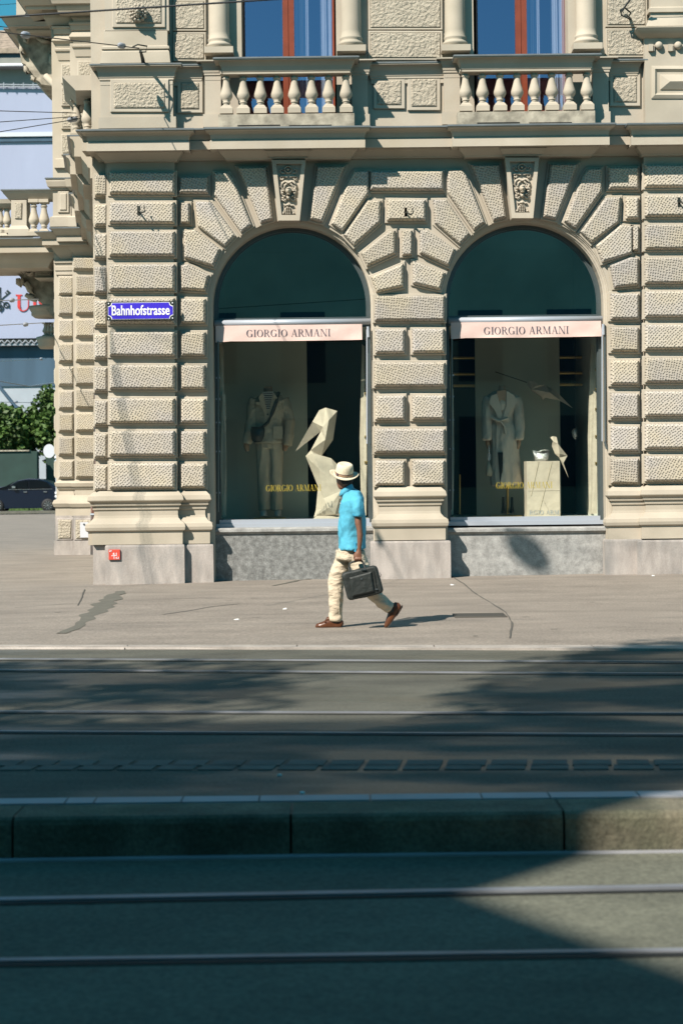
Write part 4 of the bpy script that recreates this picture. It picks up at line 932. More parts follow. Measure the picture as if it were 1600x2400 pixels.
# upper bay: heavy cornice on carved consoles, pilaster above
bst(38, 120, [(34, .0), (-10, .0), (-200, .0)], 'pilaster', .6, Yb=BY+.2); block(rect(60, -30, 88, 28), -.18, .05, bld, name='wall_panel', Yb=BY, rough='stone_rustic', ex=3, ins=2)
bst(46, 128, [(76, .0), (70, .06), (66, .06), (62, .10), (60, .22), (58, .22), (44, .30), (38, .34)], 'cornice', 1.4, lead=True)
bst(42, 128, [(84, .0), (80, .08), (72, .16), (66, .26)], 'cornice', 2.2, Yb=BY+1.0, lead=True)
mb = MB(); mb.prism(W([(38, 74), (44, 100), (50, 146), (60, 150), (72, 176), (92, 196), (122, 200), (134, 208), (134, 74)], BY+.5), BY+.5, BY+2.4)
cons = obj('carved_console', mb, 'weathered_stone', bld)
for tr in ([(55, 84), (60, 92), (62, 98), (66, 88)], [(48, 108), (51, 118), (54, 126), (50, 112)], [(58, 154), (62, 164), (66, 172), (60, 156)], [(74, 176), (78, 184), (80, 190), (82, 180)], [(86, 88), (100, 94), (116, 97), (104, 90)], [(116, 124), (122, 134), (119, 146), (124, 152)]):
    mb = MB(); mb.tube([P(x, y, BY+.42) for x, y in tr], [.03, .07, .05, .04], 7); obj('carved_leaf', mb, 'stone_warm', cons)
mb = MB(); mb.tube([P(108, 178, BY+.3), P(128, 198, BY+.1)], .075, 12); obj('round_bracket', mb, 'stone_warm', bld)
scroll(108, 82, 8, Yc=BY+.3, dep=.3, wpx=3)
# drain pipe in the corner
mb = MB(); mb.tube([P(228, 900, 28.2), P(228, 1172, 28.2)], .055, 12); dp_ = obj('drain_pipe', mb, 'pipe', bld)
mb = MB(); mb.tube([P(225, 1168, 28.1), P(224, 1182, 28.0), P(223, 1300, 28.0)], .075, 12); obj('drain_pipe', mb, 'pipe', bld)
mb = MB(); mb.tube([P(223.5, 1203, 28.0), P(223.5, 1207, 28.0)], .085, 12); obj('pipe_clip', mb, 'cassette_metal', bld)

# ------------------------------------------------------------------ signs on the facade
def circ(cx, cz, r, n=12, a0=0, a1=2*math.pi): return [(cx+r*math.cos(a0+(a1-a0)*k/n), cz+r*math.sin(a0+(a1-a0)*k/n)) for k in range(n+ (0 if abs(a1-a0-2*math.pi) < 1e-6 else 1))]
SY = YF-.295
a = P(251, 750, SY); b = P(408, 706, SY); xm = (a.x+b.x)/2; zm = (P(330, 728, SY)).z; w, h = b.x-a.x, .285
sg = thing('street_sign', 'blue enamel street name sign with white lettering on the left pier', 'sign', (xm, SY, zm-h/2)); WL[sg] = Vector((xm, SY, zm-h/2))
def notched(w, h, r, n=5):
    o = []
    for cx, cz, a0 in ((w/2, h/2, math.pi), (-w/2, h/2, 1.5*math.pi), (-w/2, -h/2, 0), (w/2, -h/2, math.pi/2)):
        for k in range(n+1):
            q = a0 + (math.pi/2)*k/n
            o.append((cx+r*math.cos(q if True else 0), cz+r*math.sin(q)))
    out = []
    for i, (cx, cz) in enumerate(((w/2, h/2), (-w/2, h/2), (-w/2, -h/2), (w/2, -h/2))):
        s = [(math.pi*1.5, math.pi), (0, -math.pi/2), (math.pi/2, 0), (math.pi, math.pi/2)][i]
        for k in range(n+1): q = s[0]+(s[1]-s[0])*k/n; out.append((cx+r*math.cos(q), cz+r*math.sin(q)))
    return out
mb = MB(); mb.prism([(xm+x, zm+z) for x, z in [(-w/2, -h/2), (w/2, -h/2), (w/2, h/2), (-w/2, h/2)]], SY+.0, SY+.04); obj('plate', mb, 'sign_black', sg)
for nm, e, r, y0, mt in (('border', .030, .055, .004, 'sign_white'), ('panel', .042, .060, .007, 'sign_blue')):
    mb = MB(); mb.prism([(xm+x, zm+z) for x, z in notched(w-e, h-e, r)], SY-y0, SY-.0005, 0); obj(nm, mb, mt, sg)
for sx in (-1, 1):
    for sz in (-1, 1):
        mb = MB(); mb.prism(circ(xm+sx*(w/2-.026), zm+sz*(h/2-.026), .010, 8), SY-.01, SY-.0005); obj('screw', mb, 'sign_white', sg)
def text_obj(body, name, width, height, center, matn, parent, bold=.02, Y=0, off=0.0):
    bold = min(bold, .012)
    cu = bpy.data.curves.new('lettering', 'FONT'); cu.body = body; cu.size = 1; cu.align_x = 'CENTER'; cu.offset = bold; cu.extrude = .02; cu.space_character = 1.0 + bold*2
    t = bpy.data.objects.new('tmp', cu); scene.collection.objects.link(t); bpy.context.view_layer.update()
    me = bpy.data.meshes.new_from_object(t.evaluated_get(bpy.context.evaluated_depsgraph_get())); bpy.data.objects.remove(t)
    xs_ = [v.co.x for v in me.vertices]; ys_ = [v.co.y for v in me.vertices]
    x0, x1, y0, y1 = min(xs_), max(xs_), min(ys_), max(ys_)
    nv = len(me.vertices)
    bm = bmesh.new(); bm.from_mesh(me); g_ = bmesh.ops.duplicate(bm, geom=bm.verts[:]+bm.edges[:]+bm.faces[:])
    for e in g_['geom']:
        if isinstance(e, bmesh.types.BMVert): e.co.x += .03; e.co.z += .004
    bm.to_mesh(me); bm.free()
    for v in me.vertices:
        x = (v.co.x-(x0+x1)/2)/(x1-x0)*width; z = (v.co.y-y0)/(y1-y0)*height; yy = v.co.z*.1
        v.co = (x, yy, z)
    me.materials.clear(); me.materials.append(MATS[matn]); me.update()
    bm = bmesh.new(); bm.from_mesh(me); bmesh.ops.recalc_face_normals(bm, faces=bm.faces); bm.to_mesh(me); bm.free()
    return link(name, me, parent, (center[0], Y, center[1]))
text_obj('Bahnhofstrasse', 'lettering', w-.145, .155, (xm, zm-.068), 'sign_white', sg, .028, SY-.0105)
a = F(255, 1312, .29); b = F(281, 1288, .29)
hp = thing('utility_plate', 'small red plate with white figures low on the left plinth', 'sign', (a.x, a.y, a.z)); 
mb = MB(); mb.box((a.x, YF-.30, a.z), (b.x, YF-.272, b.z)); obj('plate', mb, 'sign_red', hp)
cx_, cz_ = (a.x+b.x)/2, (a.z+b.z)/2
mb = MB(); mb.box((cx_-.045, YF-.304, cz_-.02), (cx_+.04, YF-.3005, cz_-.012)); mb.box((cx_-.006, YF-.3042, cz_-.065), (cx_+.002, YF-.3005, cz_-.021)); obj('mark', mb, 'sign_white', hp)
text_obj('4.1', 'figure', .06, .04, (cx_+.005, cz_-.008), 'sign_white', hp, .02, YF-.302)
text_obj('4.2', 'figure', .05, .032, (cx_+.045, cz_-.066), 'sign_white', hp, .02, YF-.302)
text_obj('87', 'figure', .035, .025, (cx_-.055, cz_+.042), 'sign_white', hp, .02, YF-.302)

# ------------------------------------------------------------------ background on the left
B = 110.0
far = thing('wrapped_building', 'far building behind a pale printed scaffold cover on the left', 'building', (P(60, 1100, B).x, B, 0))
xl, xr = P(-420, 500, B).x, P(200, 500, B).x
def bslab(name, y0, y1, d0, d1, matn, x0=xl, x1=xr):
    mb = MB(); mb.box((x0, B-d1, P(60, y1, B).z), (x1, B-d0, P(60, y0, B).z)); return obj(name, mb, matn, far)
bslab('wall', 150, 1195, -12, -.6, 'plaster_grey')
ban = bslab('printed_cover', 203, 793, -.5, .2, 'banner_cloth')
bslab('cover_seam', 312, 322, .15, .45, 'disc_grey'); bslab('cover_seam', 323, 333, .1, .35, 'net_blue')
bslab('attic', 155, 202, -2, -1.2, 'net_blue')
bslab('truss', 797, 804, -.3, .5, 'iron'); bslab('truss', 806, 811, -.2, .7, 'cable_grey')
for k in range(-14, 9):
    mb = MB(); mb.tube([P(k*14+60, 797, B-.75), P(k*14+67, 805, B-.75), P(k*14+74, 797, B-.75)], .05, 5); obj('truss_bar', mb, 'cable_grey', far)
bslab('netting', 812, 905, -.4, .1, 'net_blue'); bslab('netting', 905, 1195, -.5, .0, 'net_pale')
mb = MB(); mb.tube([P(-2, 905, B-1), P(50, 970, B-1)], .12, 6); obj('brace', mb, 'net_blue', far)
for y in (195, 200):
    mb = MB(); mb.tube([P(-300, y-2, B-.4), P(190, y+5, B-.4)], .045, 5); obj('guard_rail', mb, 'cable_grey', far)
for x in range(-60, 160, 23):
    mb = MB(); mb.tube([P(x, 192 + (x/60)*.8, B-.4), P(x, 208, B-.4)], .04, 5); obj('rail_post', mb, 'cable_grey', far)
bslab('eaves', 134, 156, -6, .0, 'plaster_grey'); bslab('gutter', 150, 155, .0, .35, 'sign_white'); bslab('eaves', 112, 133, -6, -.8, 'net_blue')
mb = MB(); a = P(-420, 112, B+.5); b = P(200, 112, B+.5); c = P(200, 70, B+6); e = P(-420, 70, B+6); 
mb.add([a, b, c, e, a+Vector((0, 0, -.3)), b+Vector((0, 0, -.3)), c+Vector((0, 0, -.3)), e+Vector((0, 0, -.3))], [(0, 1, 2, 3), (7, 6, 5, 4), (0, 4, 5, 1), (1, 5, 6, 2), (2, 6, 7, 3), (3, 7, 4, 0)]); obj('roof', mb, 'roof_tile', far)
# printed lettering and key emblem
def letter_prism(polys, Y, matn, name):
    mb = MB(); 
    for k, pl in enumerate(polys): mb.prism([(q.x, q.z) for q in [P(x, y, Y) for x, y in pl]], Y-.03-k*.003, Y-.0)
    return obj(name, mb, matn, ban)
LY = B-.21
U = [rect(41, 692, 48, 719), rect(37, 690, 52, 692.6), rect(61, 690, 71, 692.6), rect(65.5, 692, 67.5, 719)]
n = 12; U += [[(54.2+(13.2 if True else 0)*math.cos(t0), 716+13.5*math.sin(t0)), (54.2+13.2*math.cos(t1), 716+13.5*math.sin(t1)), (54.7+(11 if math.cos(t1) > 0 else 7)*math.cos(t1), 716+(11.5)*math.sin(t1)), (54.7+(11 if math.cos(t0) > 0 else 7)*math.cos(t0), 716+11.5*math.sin(t0))] for t0, t1 in [(math.pi*k/n, math.pi*(k+1)/n) for k in range(n)]]
letter_prism(U, LY, 'banner_red', 'letter')
def ringp(cx, cy_, rx, ry_, t, a0, a1, n=12): return [[(cx+rx*math.cos(q0), cy_+ry_*math.sin(q0)), (cx+rx*math.cos(q1), cy_+ry_*math.sin(q1)), (cx+(rx-t)*math.cos(q1), cy_+(ry_-t*.5)*math.sin(q1)), (cx+(rx-t)*math.cos(q0), cy_+(ry_-t*.5)*math.sin(q0))] for q0, q1 in [(a0+(a1-a0)*k/n, a0+(a1-a0)*(k+1)/n) for k in range(n)]]
letter_prism([rect(78, 692, 85, 728), rect(74, 690, 92, 692.6), rect(74, 726, 92, 728.6)] + ringp(91, 700, 11, 9.6, 6, -math.pi/2, math.pi/2) + ringp(91, 718, 13, 10.4, 6, -math.pi/2, math.pi/2), LY, 'banner_red', 'letter')
letter_prism(ringp(122, 700, 11, 9.5, 6, math.pi*.5, math.pi*1.9) + ringp(124, 718, 12, 10.5, 6, -math.pi*.5, math.pi*.9), LY, 'banner_red', 'letter')
def key(cx, cy_, ang):
    ca, sa = math.cos(ang), math.sin(ang); T = lambda u, v: (cx+u*ca-v*sa, cy_+u*sa+v*ca)
    pl = [[T(-30, -1.3), T(12, -1.3), T(12, 1.3), T(-30, 1.3)], [T(-29, 1), T(-24, 1), T(-24, 8), T(-29, 8)], [T(-22, 1), T(-19, 1), T(-19, 7), T(-22, 7)]]
    for k in range(14):
        q0, q1 = k*.4488, (k+1)*.4488; pl.append([T(18+7.5*math.cos(q0), 7.5*math.sin(q0)), T(18+7.5*math.cos(q1), 7.5*math.sin(q1)), T(18+5*math.cos(q1), 5*math.sin(q1)), T(18+5*math.cos(q0), 5*math.sin(q0))])
    pl += [[T(13, -.8), T(23, -.8), T(23, .8), T(13, .8)], [T(25, -2), T(28, 0), T(25, 2)]]
    return pl
for ang in (R(90), R(141), R(39)): letter_prism(key(1, 703, ang), LY-.002*ang, 'sign_black', 'key_emblem')

wl = P(-700, 1066, 96); wr = P(87, 1066, 96); wr2 = P(200, 1072, 97)
dw = thing('garden_wall', 'dark green boundary wall under the trees behind the parked car', 'wall', (wr.x, 96, 0))
mb = MB(); mb.box((wl.x, 96, -.2), (wr.x, 96.4, wl.z)); obj('wall_panel', mb, 'dark_wall', dw); mb = MB(); mb.box((wr.x-.4, 95.9, -.2), (wr.x, 96.6, wr.z+.05)); obj('post', mb, 'dark_wall', dw)
mb = MB(); mb.box((wr.x+.3, 97, -.2), (wr2.x, 97.3, wr2.z)); obj('wall_panel', mb, 'dark_wall', dw)
mb = MB(); mb.box((wl.x, 95.9, wl.z+.001), (wr.x-.41, 96.5, wl.z+.07)); obj('coping', mb, 'weathered_stone', dw)
def tree(x, Y, ytop, ybot, rpx, label, n=9000, group='trees beyond the square', name='tree', leafs=.22, Z0=None, crown=None, matn='leaf', seed=1):
    rnd = random.Random(seed)
    if crown is None:
        c0 = P(x, (ytop+ybot)/2, Y); rx = rpx/FOC*Y; rz = (ybot-ytop)/2/FOC*Y
    else: c0, rx, rz = crown
    t = thing(name, label, 'tree', (c0.x, c0.y, 0), group)
    mb = MB(); mb.tube([(c0.x, c0.y, -.2), (c0.x+.1, c0.y, c0.z*.4), (c0.x, c0.y, c0.z)], [.22, .17, .10], 10)
    tk = obj('trunk', mb, 'bark', t)
    for k in range(7):
        a = k*.9+seed; mb = MB(); mb.tube([(c0.x, c0.y, c0.z-rz*.6+k*.12), (c0.x+rx*.35*math.cos(a), c0.y+rx*.35*math.sin(a), c0.z-rz*.1), (c0.x+rx*.75*math.cos(a), c0.y+rx*.75*math.sin(a), c0.z+rz*.3*math.sin(k))], [.08, .05, .02], 6); obj('limb', mb, 'bark', t)
    cl = [(Vector((rnd.uniform(-1, 1), rnd.uniform(-1, 1), rnd.uniform(-1, 1))), rnd.uniform(.22, .42)) for _ in range(60)]
    cl = [(p*(.85/max(.85, p.length)), r) for p, r in cl]
    mb = MB()
    for i in range(n):
        p, r = cl[i % len(cl)]; d = Vector((rnd.gauss(0, 1), rnd.gauss(0, 1), rnd.gauss(0, 1))).normalized()*r*rnd.uniform(.55, 1.05); q = p+d
        c = Vector((c0.x+q.x*rx, c0.y+q.y*rx, c0.z+q.z*rz)); s = leafs*rnd.uniform(.6, 1.3)
        u = Vector((rnd.gauss(0, 1), rnd.gauss(0, 1), rnd.gauss(0, .6))).normalized(); v = u.cross(Vector((rnd.gauss(0, 1), rnd.gauss(0, 1), rnd.gauss(0, 1)))).normalized()
        mb.add([c-u*s*.5, c+v*s*.32, c+u*s*.55, c-v*s*.32], [(0, 1, 2, 3)])
    o = obj('crown', mb, matn, t); return t
tree(14, 99, 948, 1092, 78, 'bushy green tree left of the wing, above the dark wall', 11000, seed=3, leafs=.30)
tree(136, 98.5, 905, 1075, 56, 'taller broad-leaved tree partly hidden behind the rear wing', 8000, seed=5, leafs=.30)
tree(-110, 101, 940, 1085, 60, 'green tree at the far left edge behind the wall', 5000, seed=8)
mb = MB()                                              # weeds under the wall
for k in range(1500):
    x = random.uniform(wl.x*.62, wr2.x); y = random.uniform(95.0, 95.8); s = random.uniform(.1, .35)
    mb.add([(x, y, 0), (x+.08, y, 0), (x+random.uniform(-.1, .15), y, s)], [(0, 1, 2)])
o = obj('weeds', mb, 'leaf', label='low weeds growing along the foot of the dark wall', category='weeds', kind='stuff')
mb = MB(); a = P(-600, 1205, 88); mb.box((-90, 86.2, 0), (-9, 86.6, .13)); obj('kerb', mb, 'tar', kind='structure')
# car
cz0 = 0.0; CX = P(60, 1199, 91).x; car = thing('parked_car', 'dark blue hatchback parked on the square beyond the wing', 'car', (CX, 91, 0))
k = 91/FOC
def CP(x, y): return ((x-60)*k + CX, max(.0, (1199-y)*k))
body = [(-40, 1190), (-48, 1178), (-46, 1160), (-30, 1150), (10, 1140), (30, 1136), (50, 1125), (75, 1121), (100, 1122), (118, 1127), (135, 1138), (146, 1143), (150, 1160), (148, 1186), (140, 1190)]
def car_rings(pl, prof):
    out = []
    for Y, sc, up in prof:
        cx_ = CX+.1; out.append([(cx_+(CP(x, y)[0]-cx_)*sc, Y, CP(x, y)[1]*(1 if True else up)-(up if CP(x, y)[1] > .9 else 0)) for x, y in pl])
    return out
mb = MB(); mb.rings(car_rings(body, [(90.05, .97, .03), (90.15, .99, .0), (90.6, 1, 0), (91.4, 1, 0), (91.85, .99, .0), (91.95, .97, .03)]), 0, False); obj('body', mb, 'car_paint', car)
for pl in ([(28, 1145), (52, 1128), (74, 1125), (74, 1144)], [(77, 1125), (100, 1125), (118, 1130), (128, 1141), (77, 1144)], [(2, 1144), (24, 1137.5), (44, 1127), (22, 1144.5)]):
    mb = MB(); mb.prism([CP(x, y) for x, y in pl], 90.0, 90.04); obj('window', mb, 'car_glass', car)
mb = MB(); mb.prism([CP(x, y) for x, y in rect(28, 1145.5, 130, 1146.3)], 90.02, 90.045); obj('trim', mb, 'chrome', car)
mb = MB(); mb.prism([CP(x, y) for x, y in rect(38, 1138, 46, 1143)], 89.85, 90.02); obj('wing_mirror', mb, 'chrome', car)
for x in (64, 110): mb = MB(); mb.prism([CP(a_, b_) for a_, b_ in rect(x, 1151, x+8, 1153)], 90.0, 90.045); obj('door_handle', mb, 'chrome', car)
for wx in (2, 120):
    cx_, cz_ = CP(wx, 1183.5); r_ = .335
    for yy in (90.0, 91.7):
        mb = MB(); mb.rings([[(cx_+r*math.cos(t), y, cz_+r*math.sin(t)) for t in [j*.2618 for j in range(24)]] for r, y in ((r_*.62, yy-.02), (r_*.95, yy-.03), (r_, yy+.02), (r_, yy+.2), (r_*.9, yy+.24))], 0, True)
        wh = obj('wheel', mb, 'tyre', car)
        mb = MB(); mb.prism(circ(cx_, cz_, r_*.13, 10), yy-.045, yy-.02)
        for j in range(10): a = j*.628; mb.prism([(cx_+math.cos(a-.12)*.03, cz_+math.sin(a-.12)*.03), (cx_+math.cos(a-.1)*r_*.66, cz_+math.sin(a-.1)*r_*.66), (cx_+math.cos(a+.1)*r_*.66, cz_+math.sin(a+.1)*r_*.66), (cx_+math.cos(a+.12)*.03, cz_+math.sin(a+.12)*.03)], yy-.04, yy-.021)
        obj('rim', mb, 'chrome', wh)
# round sign seen from behind
c = P(115, 1057, 80); sp = thing('road_sign', 'round traffic sign seen from its pale back on a thin post', 'sign', (c.x+.4, 80, 0))
mb = MB(); mb.prism([(c.x+.26*math.cos(t), c.z+.31*math.sin(t)) for t in [j*.2244 for j in range(28)]], 80, 80.03); obj('disc', mb, 'disc_grey', sp)
mb = MB(); mb.tube([(c.x+.30, 80.06, 0), (c.x+.30, 80.06, c.z+.1)], .035, 8); obj('post', mb, 'cassette_metal', sp)
for y in (1071, 1082, 1155, 1163): p = P(131, y, 80); mb = MB(); mb.box((c.x+.24, 79.98, p.z-.05), (c.x+.36, 80.12, p.z+.05)); obj('clamp', mb, 'sign_white', sp)

# ------------------------------------------------------------------ overhead wires
def wire(pts, r, label, matn='cable', fit=None, sagm=0):
    P3 = [Vector(p) for p in pts]
    mb = MB(); out = []
    for a, b in zip(P3[:-1], P3[1:]):
        for j in range(12): t = j/12; q = a.lerp(b, t); q.z -= sagm*4*t*(1-t); out.append(q)
    out.append(P3[-1]); mb.tube(out, r, 6)
    o = thing('overhead_wire', label, 'wire', tuple(P3[0]), 'overhead tram wires'); obj('cable', mb, matn, o)
    for q, l in (fit or []):
        q = Vector(q); mb = MB(); d = (P3[-1]-P3[0]).normalized(); mb.tube([q-d*l, q-d*l*.5, q+d*l*.5, q+d*l], [.015, .045, .045, .015], 8); obj('insulator', mb, 'cable_grey', o)
    return o
wire([P(-900, 98, 15), P(0, 39, 15), P(602, 0, 15), P(1500, -60, 15)], .0085, 'thick dark wire crossing the very top left above the lion head')
e0 = P(326, 112, YF-.75)
wire([P(-500, -30, 17), P(0, 74, 21), P(270, 105, 26.6), e0], .008, 'wire ending in a ring at the corner pedestal', fit=[(P(60, 81, 22.2), .12), (P(285, 106, 26.7), .14)])
mb = MB(); mb.tube([e0+Vector((-.1, 0, .02)), e0+Vector((-.02, -.02, .05)), e0+Vector((.12, 0, .03)), e0+Vector((.10, .02, -.05)), e0+Vector((.0, 0, -.06))], .012, 6)
mb.tube([e0+Vector((.02, 0, -.04)), F(334, 136, .35), F(336, 148, .24)], [.02, .03, .03], 6); obj('wire_anchor', mb, 'iron', bld)
for k, (ya, xb, yb_) in enumerate(((259, 178, 264), (285, 182, 272), (308, 188, 277))):
    wire([P(-600, ya-(yb_-ya)*3, 22), P(0, ya, 26), P(xb, yb_, 29)], .007, ['topmost of the three wires meeting the flank balcony', 'middle of the three wires meeting the flank balcony', 'lowest of the three wires meeting the flank balcony, with an insulator'][k], fit=[(P(170, 279, 28.8), .15)] if k == 2 else None)
wire([P(-500, 730, 30), P(0, 704, 34), P(90, 701, 36)], .010, 'thin wire crossing the red letters on the scaffold cover', 'cable_grey', fit=[(P(28, 703, 34.5), .07)])
wire([P(-500, 780, 30), P(0, 762, 35), P(105, 756, 38)], .010, 'thin wire below the red letters with a small white insulator', 'cable_grey', fit=[(P(60, 760, 36.5), .08)])
wire([P(-500, 870, 40), P(0, 846, 50), P(97, 841, 55)], .012, 'pale wire crossing the blue netting', 'cable_grey', fit=[(P(97, 841, 55), .1)])
wire([P(-300, 860, 46), P(0, 893, 52), P(70, 905, 54), P(126, 897, 56)], .02, 'sagging pale wire at the lower edge of the blue netting', 'cable_grey')
wire([P(-500, 943, 50), P(0, 942, 60), P(95, 944, 62)], .012, 'low pale wire just above the trees', 'cable_grey', fit=[(P(38, 942, 61), .1)])
wire([P(-300, 20, 60), P(0, 10, 62), P(60, 6, 64)], .010, 'faint thin wire in the top left corner of the sky', 'cable')
wire([P(-300, 40, 40), P(0, 61, 42), P(44, 66, 43)], .010, 'thin wire against the sky above the tiled roof', 'cable')
a0 = F(1456, 26, .30); wire([a0, a0+Vector((.9, -.9, 1.2)), a0+Vector((5, -6, 5))], .014, 'wire rising from the ring at the top right wall', fit=[(a0+Vector((.18, -.18, .24)), .15)])
mb = MB(); mb.tube([a0+Vector((-.02, 0, .02)), a0+Vector((.0, 0, -.06)), a0+Vector((.10, 0, -.10)), a0+Vector((.14, 0, -.02)), a0+Vector((.05, 0, .06)), a0+Vector((-.02, 0, .02))], .014, 6); mb.tube([a0+Vector((.06, 0, -.06)), F(1478, 44, .05)], [.03, .02], 6); obj('wire_anchor', mb, 'iron', bld)

# ------------------------------------------------------------------ across the street, behind the camera: unseen, placed and shaped to throw the road shade
opp = thing('opposite_shade_building', 'unseen plain building across the street, its outline shaped to shade the road', 'building', (-16, -10, 0))
mb = MB(); mb.box((-44, -4.8, -.2), (-10.0, -4, 19.6)); mb.box((-44, -16, -.2), (-10.0, -4.81, 12)); obj('wall', mb, 'plaster_light', opp)  # thin tall front slab, sized and cut off to set the shade's edge
for X_ in range(-42, -11, 3):
    for z in (1.2, 4.6, 8.2, 11.8): mb = MB(); mb.box((X_, -4.02, z), (X_+1.4, -3.96, z+2.2)); obj('window', mb, 'net_blue', opp)
opp2 = thing('low_shade_building', 'unseen lower building across the street, its roof shaped for the sun patch', 'building', (4, -10, 0))
mb = MB(); mb.prism([(-9.99, -.2), (20, -.2), (20, 10.2), (-4.6, 10.2), (-9.99, 15.0)], -12, -4.2); obj('wall', mb, 'plaster_light', opp2)  # roof slope set for the lower edge of the sunlit patch
for X_ in range(-8, 18, 3):
    for z in (1.2, 4.8): mb = MB(); mb.box((X_, -4.22, z), (X_+1.5, -4.16, z+2.4)); obj('window', mb, 'net_blue', opp2)
tree(0, 0, 0, 0, 0, 'street tree across the tracks behind the camera, left one', 9000, 'street trees behind the camera', 'street_tree', .17, crown=(Vector((-11.6, 3.0, 12.5)), 2.5, 1.5), matn='leaf_dark', seed=11)
tree(0, 0, 0, 0, 0, 'street tree across the tracks behind the camera, right one', 15000, 'street trees behind the camera', 'street_tree', .19, crown=(Vector((-5.3, 3.0, 13.9)), 2.5, 2.1), matn='leaf_dark', seed=12)
tree(0, 0, 0, 0, 0, 'small unseen tree added to shade the road beyond the stop', 9000, 'street trees behind the camera', 'street_tree', .20, crown=(Vector((-4.5, 3.0, 10.9)), 2.1, 1.6), matn='leaf_dark', seed=13)  # crown added to keep sun off the road past the kerb
# hanging street lamp above the frame (its shadow falls on the plinth of the right window)
tgt = F(1237, 1291, -.17); lp = tgt + SUN/SUN.y*(-1)*0 - Vector((.85, 1, -1.25))*10.5
lamp = thing('hanging_street_lamp', 'round street lamp hanging over the tracks above the picture', 'street lamp', tuple(lp))
mb = MB(); mb.lathe([(.04, .14), (.12, .10), (.25, .03), (.28, -.02), (.26, -.05), (.04, -.06)], tuple(lp), 24); obj('shade', mb, 'frame_metal', lamp)
wire([lp+Vector((-7, 3, 1.2)), lp+Vector((0, 0, .22)), lp+Vector((7, -3, 1.2))], .01, 'span wire carrying the street lamp above the picture')

# ------------------------------------------------------------------ people, mannequins and window display
def noise_disp(me, amp, sc, st=(1, 1, 1), seed=0):
    me.update(); ns = [v.normal.copy() for v in me.vertices]
    for v, n in zip(me.vertices, ns):
        q = Vector((v.co.x*sc*st[0], v.co.y*sc*st[1], v.co.z*sc*st[2]+seed)); w = noise.noise(q)
        v.co += n*amp*(1-2.2*abs(w))
def ell_tube(path, Yc, n=20):
    """path of (x px, y px, nearer m, half width px in the picture plane, half depth m)"""
    C = [P(x, y, Yc-t) for x, y, t, a, b in path]; rs = []
    for i, (x, y, t, a, b) in enumerate(path):
        tg = (C[min(i+1, len(C)-1)]-C[max(i-1, 0)]); tg.y = 0; tg.normalize(); nx = Vector((-tg.z, 0, tg.x)); k = a*Yc/FOC
        rs.append([C[i] + nx*k*math.cos(q) + Vector((0, b*math.sin(q), 0)) for q in [2*math.pi*j/n for j in range(n)]])
    return rs
def solid(name, tubes, Yc, matn, parent, voxel=.012, smooth=3, disp=None, mats=None, extra=None):
    mb = MB()
    for t in tubes: mb.rings(ell_tube(t, Yc) if not isinstance(t[0], list) else t, 0, True)
    if extra: extra(mb)
    me = mesh_of(mb, name, [matn], (0, 0, 0)); o = bpy.data.objects.new('tmp', me); scene.collection.objects.link(o)
    m = o.modifiers.new('r', 'REMESH'); m.mode = 'VOXEL'; m.voxel_size = voxel; m.use_smooth_shade = True
    m2 = o.modifiers.new('s', 'SMOOTH'); m2.iterations = smooth; m2.factor = .5
    bpy.context.view_layer.update()
    out = bpy.data.meshes.new_from_object(o.evaluated_get(bpy.context.evaluated_depsgraph_get())); bpy.data.objects.remove(o)
    if disp: 
        for d in disp: noise_disp(out, *d)
    out.materials.clear(); out.materials.append(MATS[matn])
    org = sum((v.co for v in out.vertices), Vector())/max(1, len(out.vertices))
    out.transform(Matrix.Translation(-org)); out.shade_smooth()
    return link(name, out, parent, org)

MY = 18.72
person = thing('person', 'man in straw hat, blue polo shirt and cream trousers walking left past the windows', 'person', tuple(P(800, 1474, MY)))
def headfn(mb):
    # head turned away towards the shop window; forward direction points up-left into the scene
    c = P(806, 1119, MY); f = Vector((-.70, .71, -.08)).normalized(); s = Vector((-f.y, f.x, 0)).normalized(); u = s.cross(f)*-1
    if u.z < 0: u = -u
    def at(a, b, h): return c + f*a + s*b + u*h
    rs = []
    prof = [(-.125, .035, .035, .01), (-.115, .055, .055, .012), (-.09, .072, .064, .010), (-.06, .086, .070, .004), (-.02, .094, .074, -.002), (.03, .098, .077, -.004), (.07, .092, .072, -.004), (.10, .070, .056, -.002), (.118, .035, .03, 0)]
    for h, a, b, o in prof: rs.append([at(o+a*math.cos(q), b*math.sin(q), h) for q in [2*math.pi*j/20 for j in range(20)]])
    mb.rings(rs, 0, True)
    mb.rings([[at(.085+a*.5, b, h) for a, b, h in ((0, -.012, .02), (.02, 0, .02), (0, .012, .02))], [at(.095+a, b, h) for a, b, h in ((0, -.018, -.03), (.028, 0, -.03), (0, .018, -.03))], [at(.09+a, b, h) for a, b, h in ((0, -.012, -.04), (.01, 0, -.04), (0, .012, -.04))]], 0, True)
    for sg_ in (-1, 1):
        mb.rings([[at(-.005+.02*math.cos(q)*k, sg_*(.072+o), -.02+.032*math.sin(q)*k) for q in [j*.785 for j in range(8)]] for k, o in ((1, 0), (1.05, .014), (.6, .016))], 0, True)
        mb.tube([at(.088, sg_*.02-.012, -.068), at(.094, sg_*.0, -.068)], .008, 6)
    mb.tube([at(.085, -.022, -.066), at(.097, 0, -.066), at(.085, .022, -.066)], .008, 6)
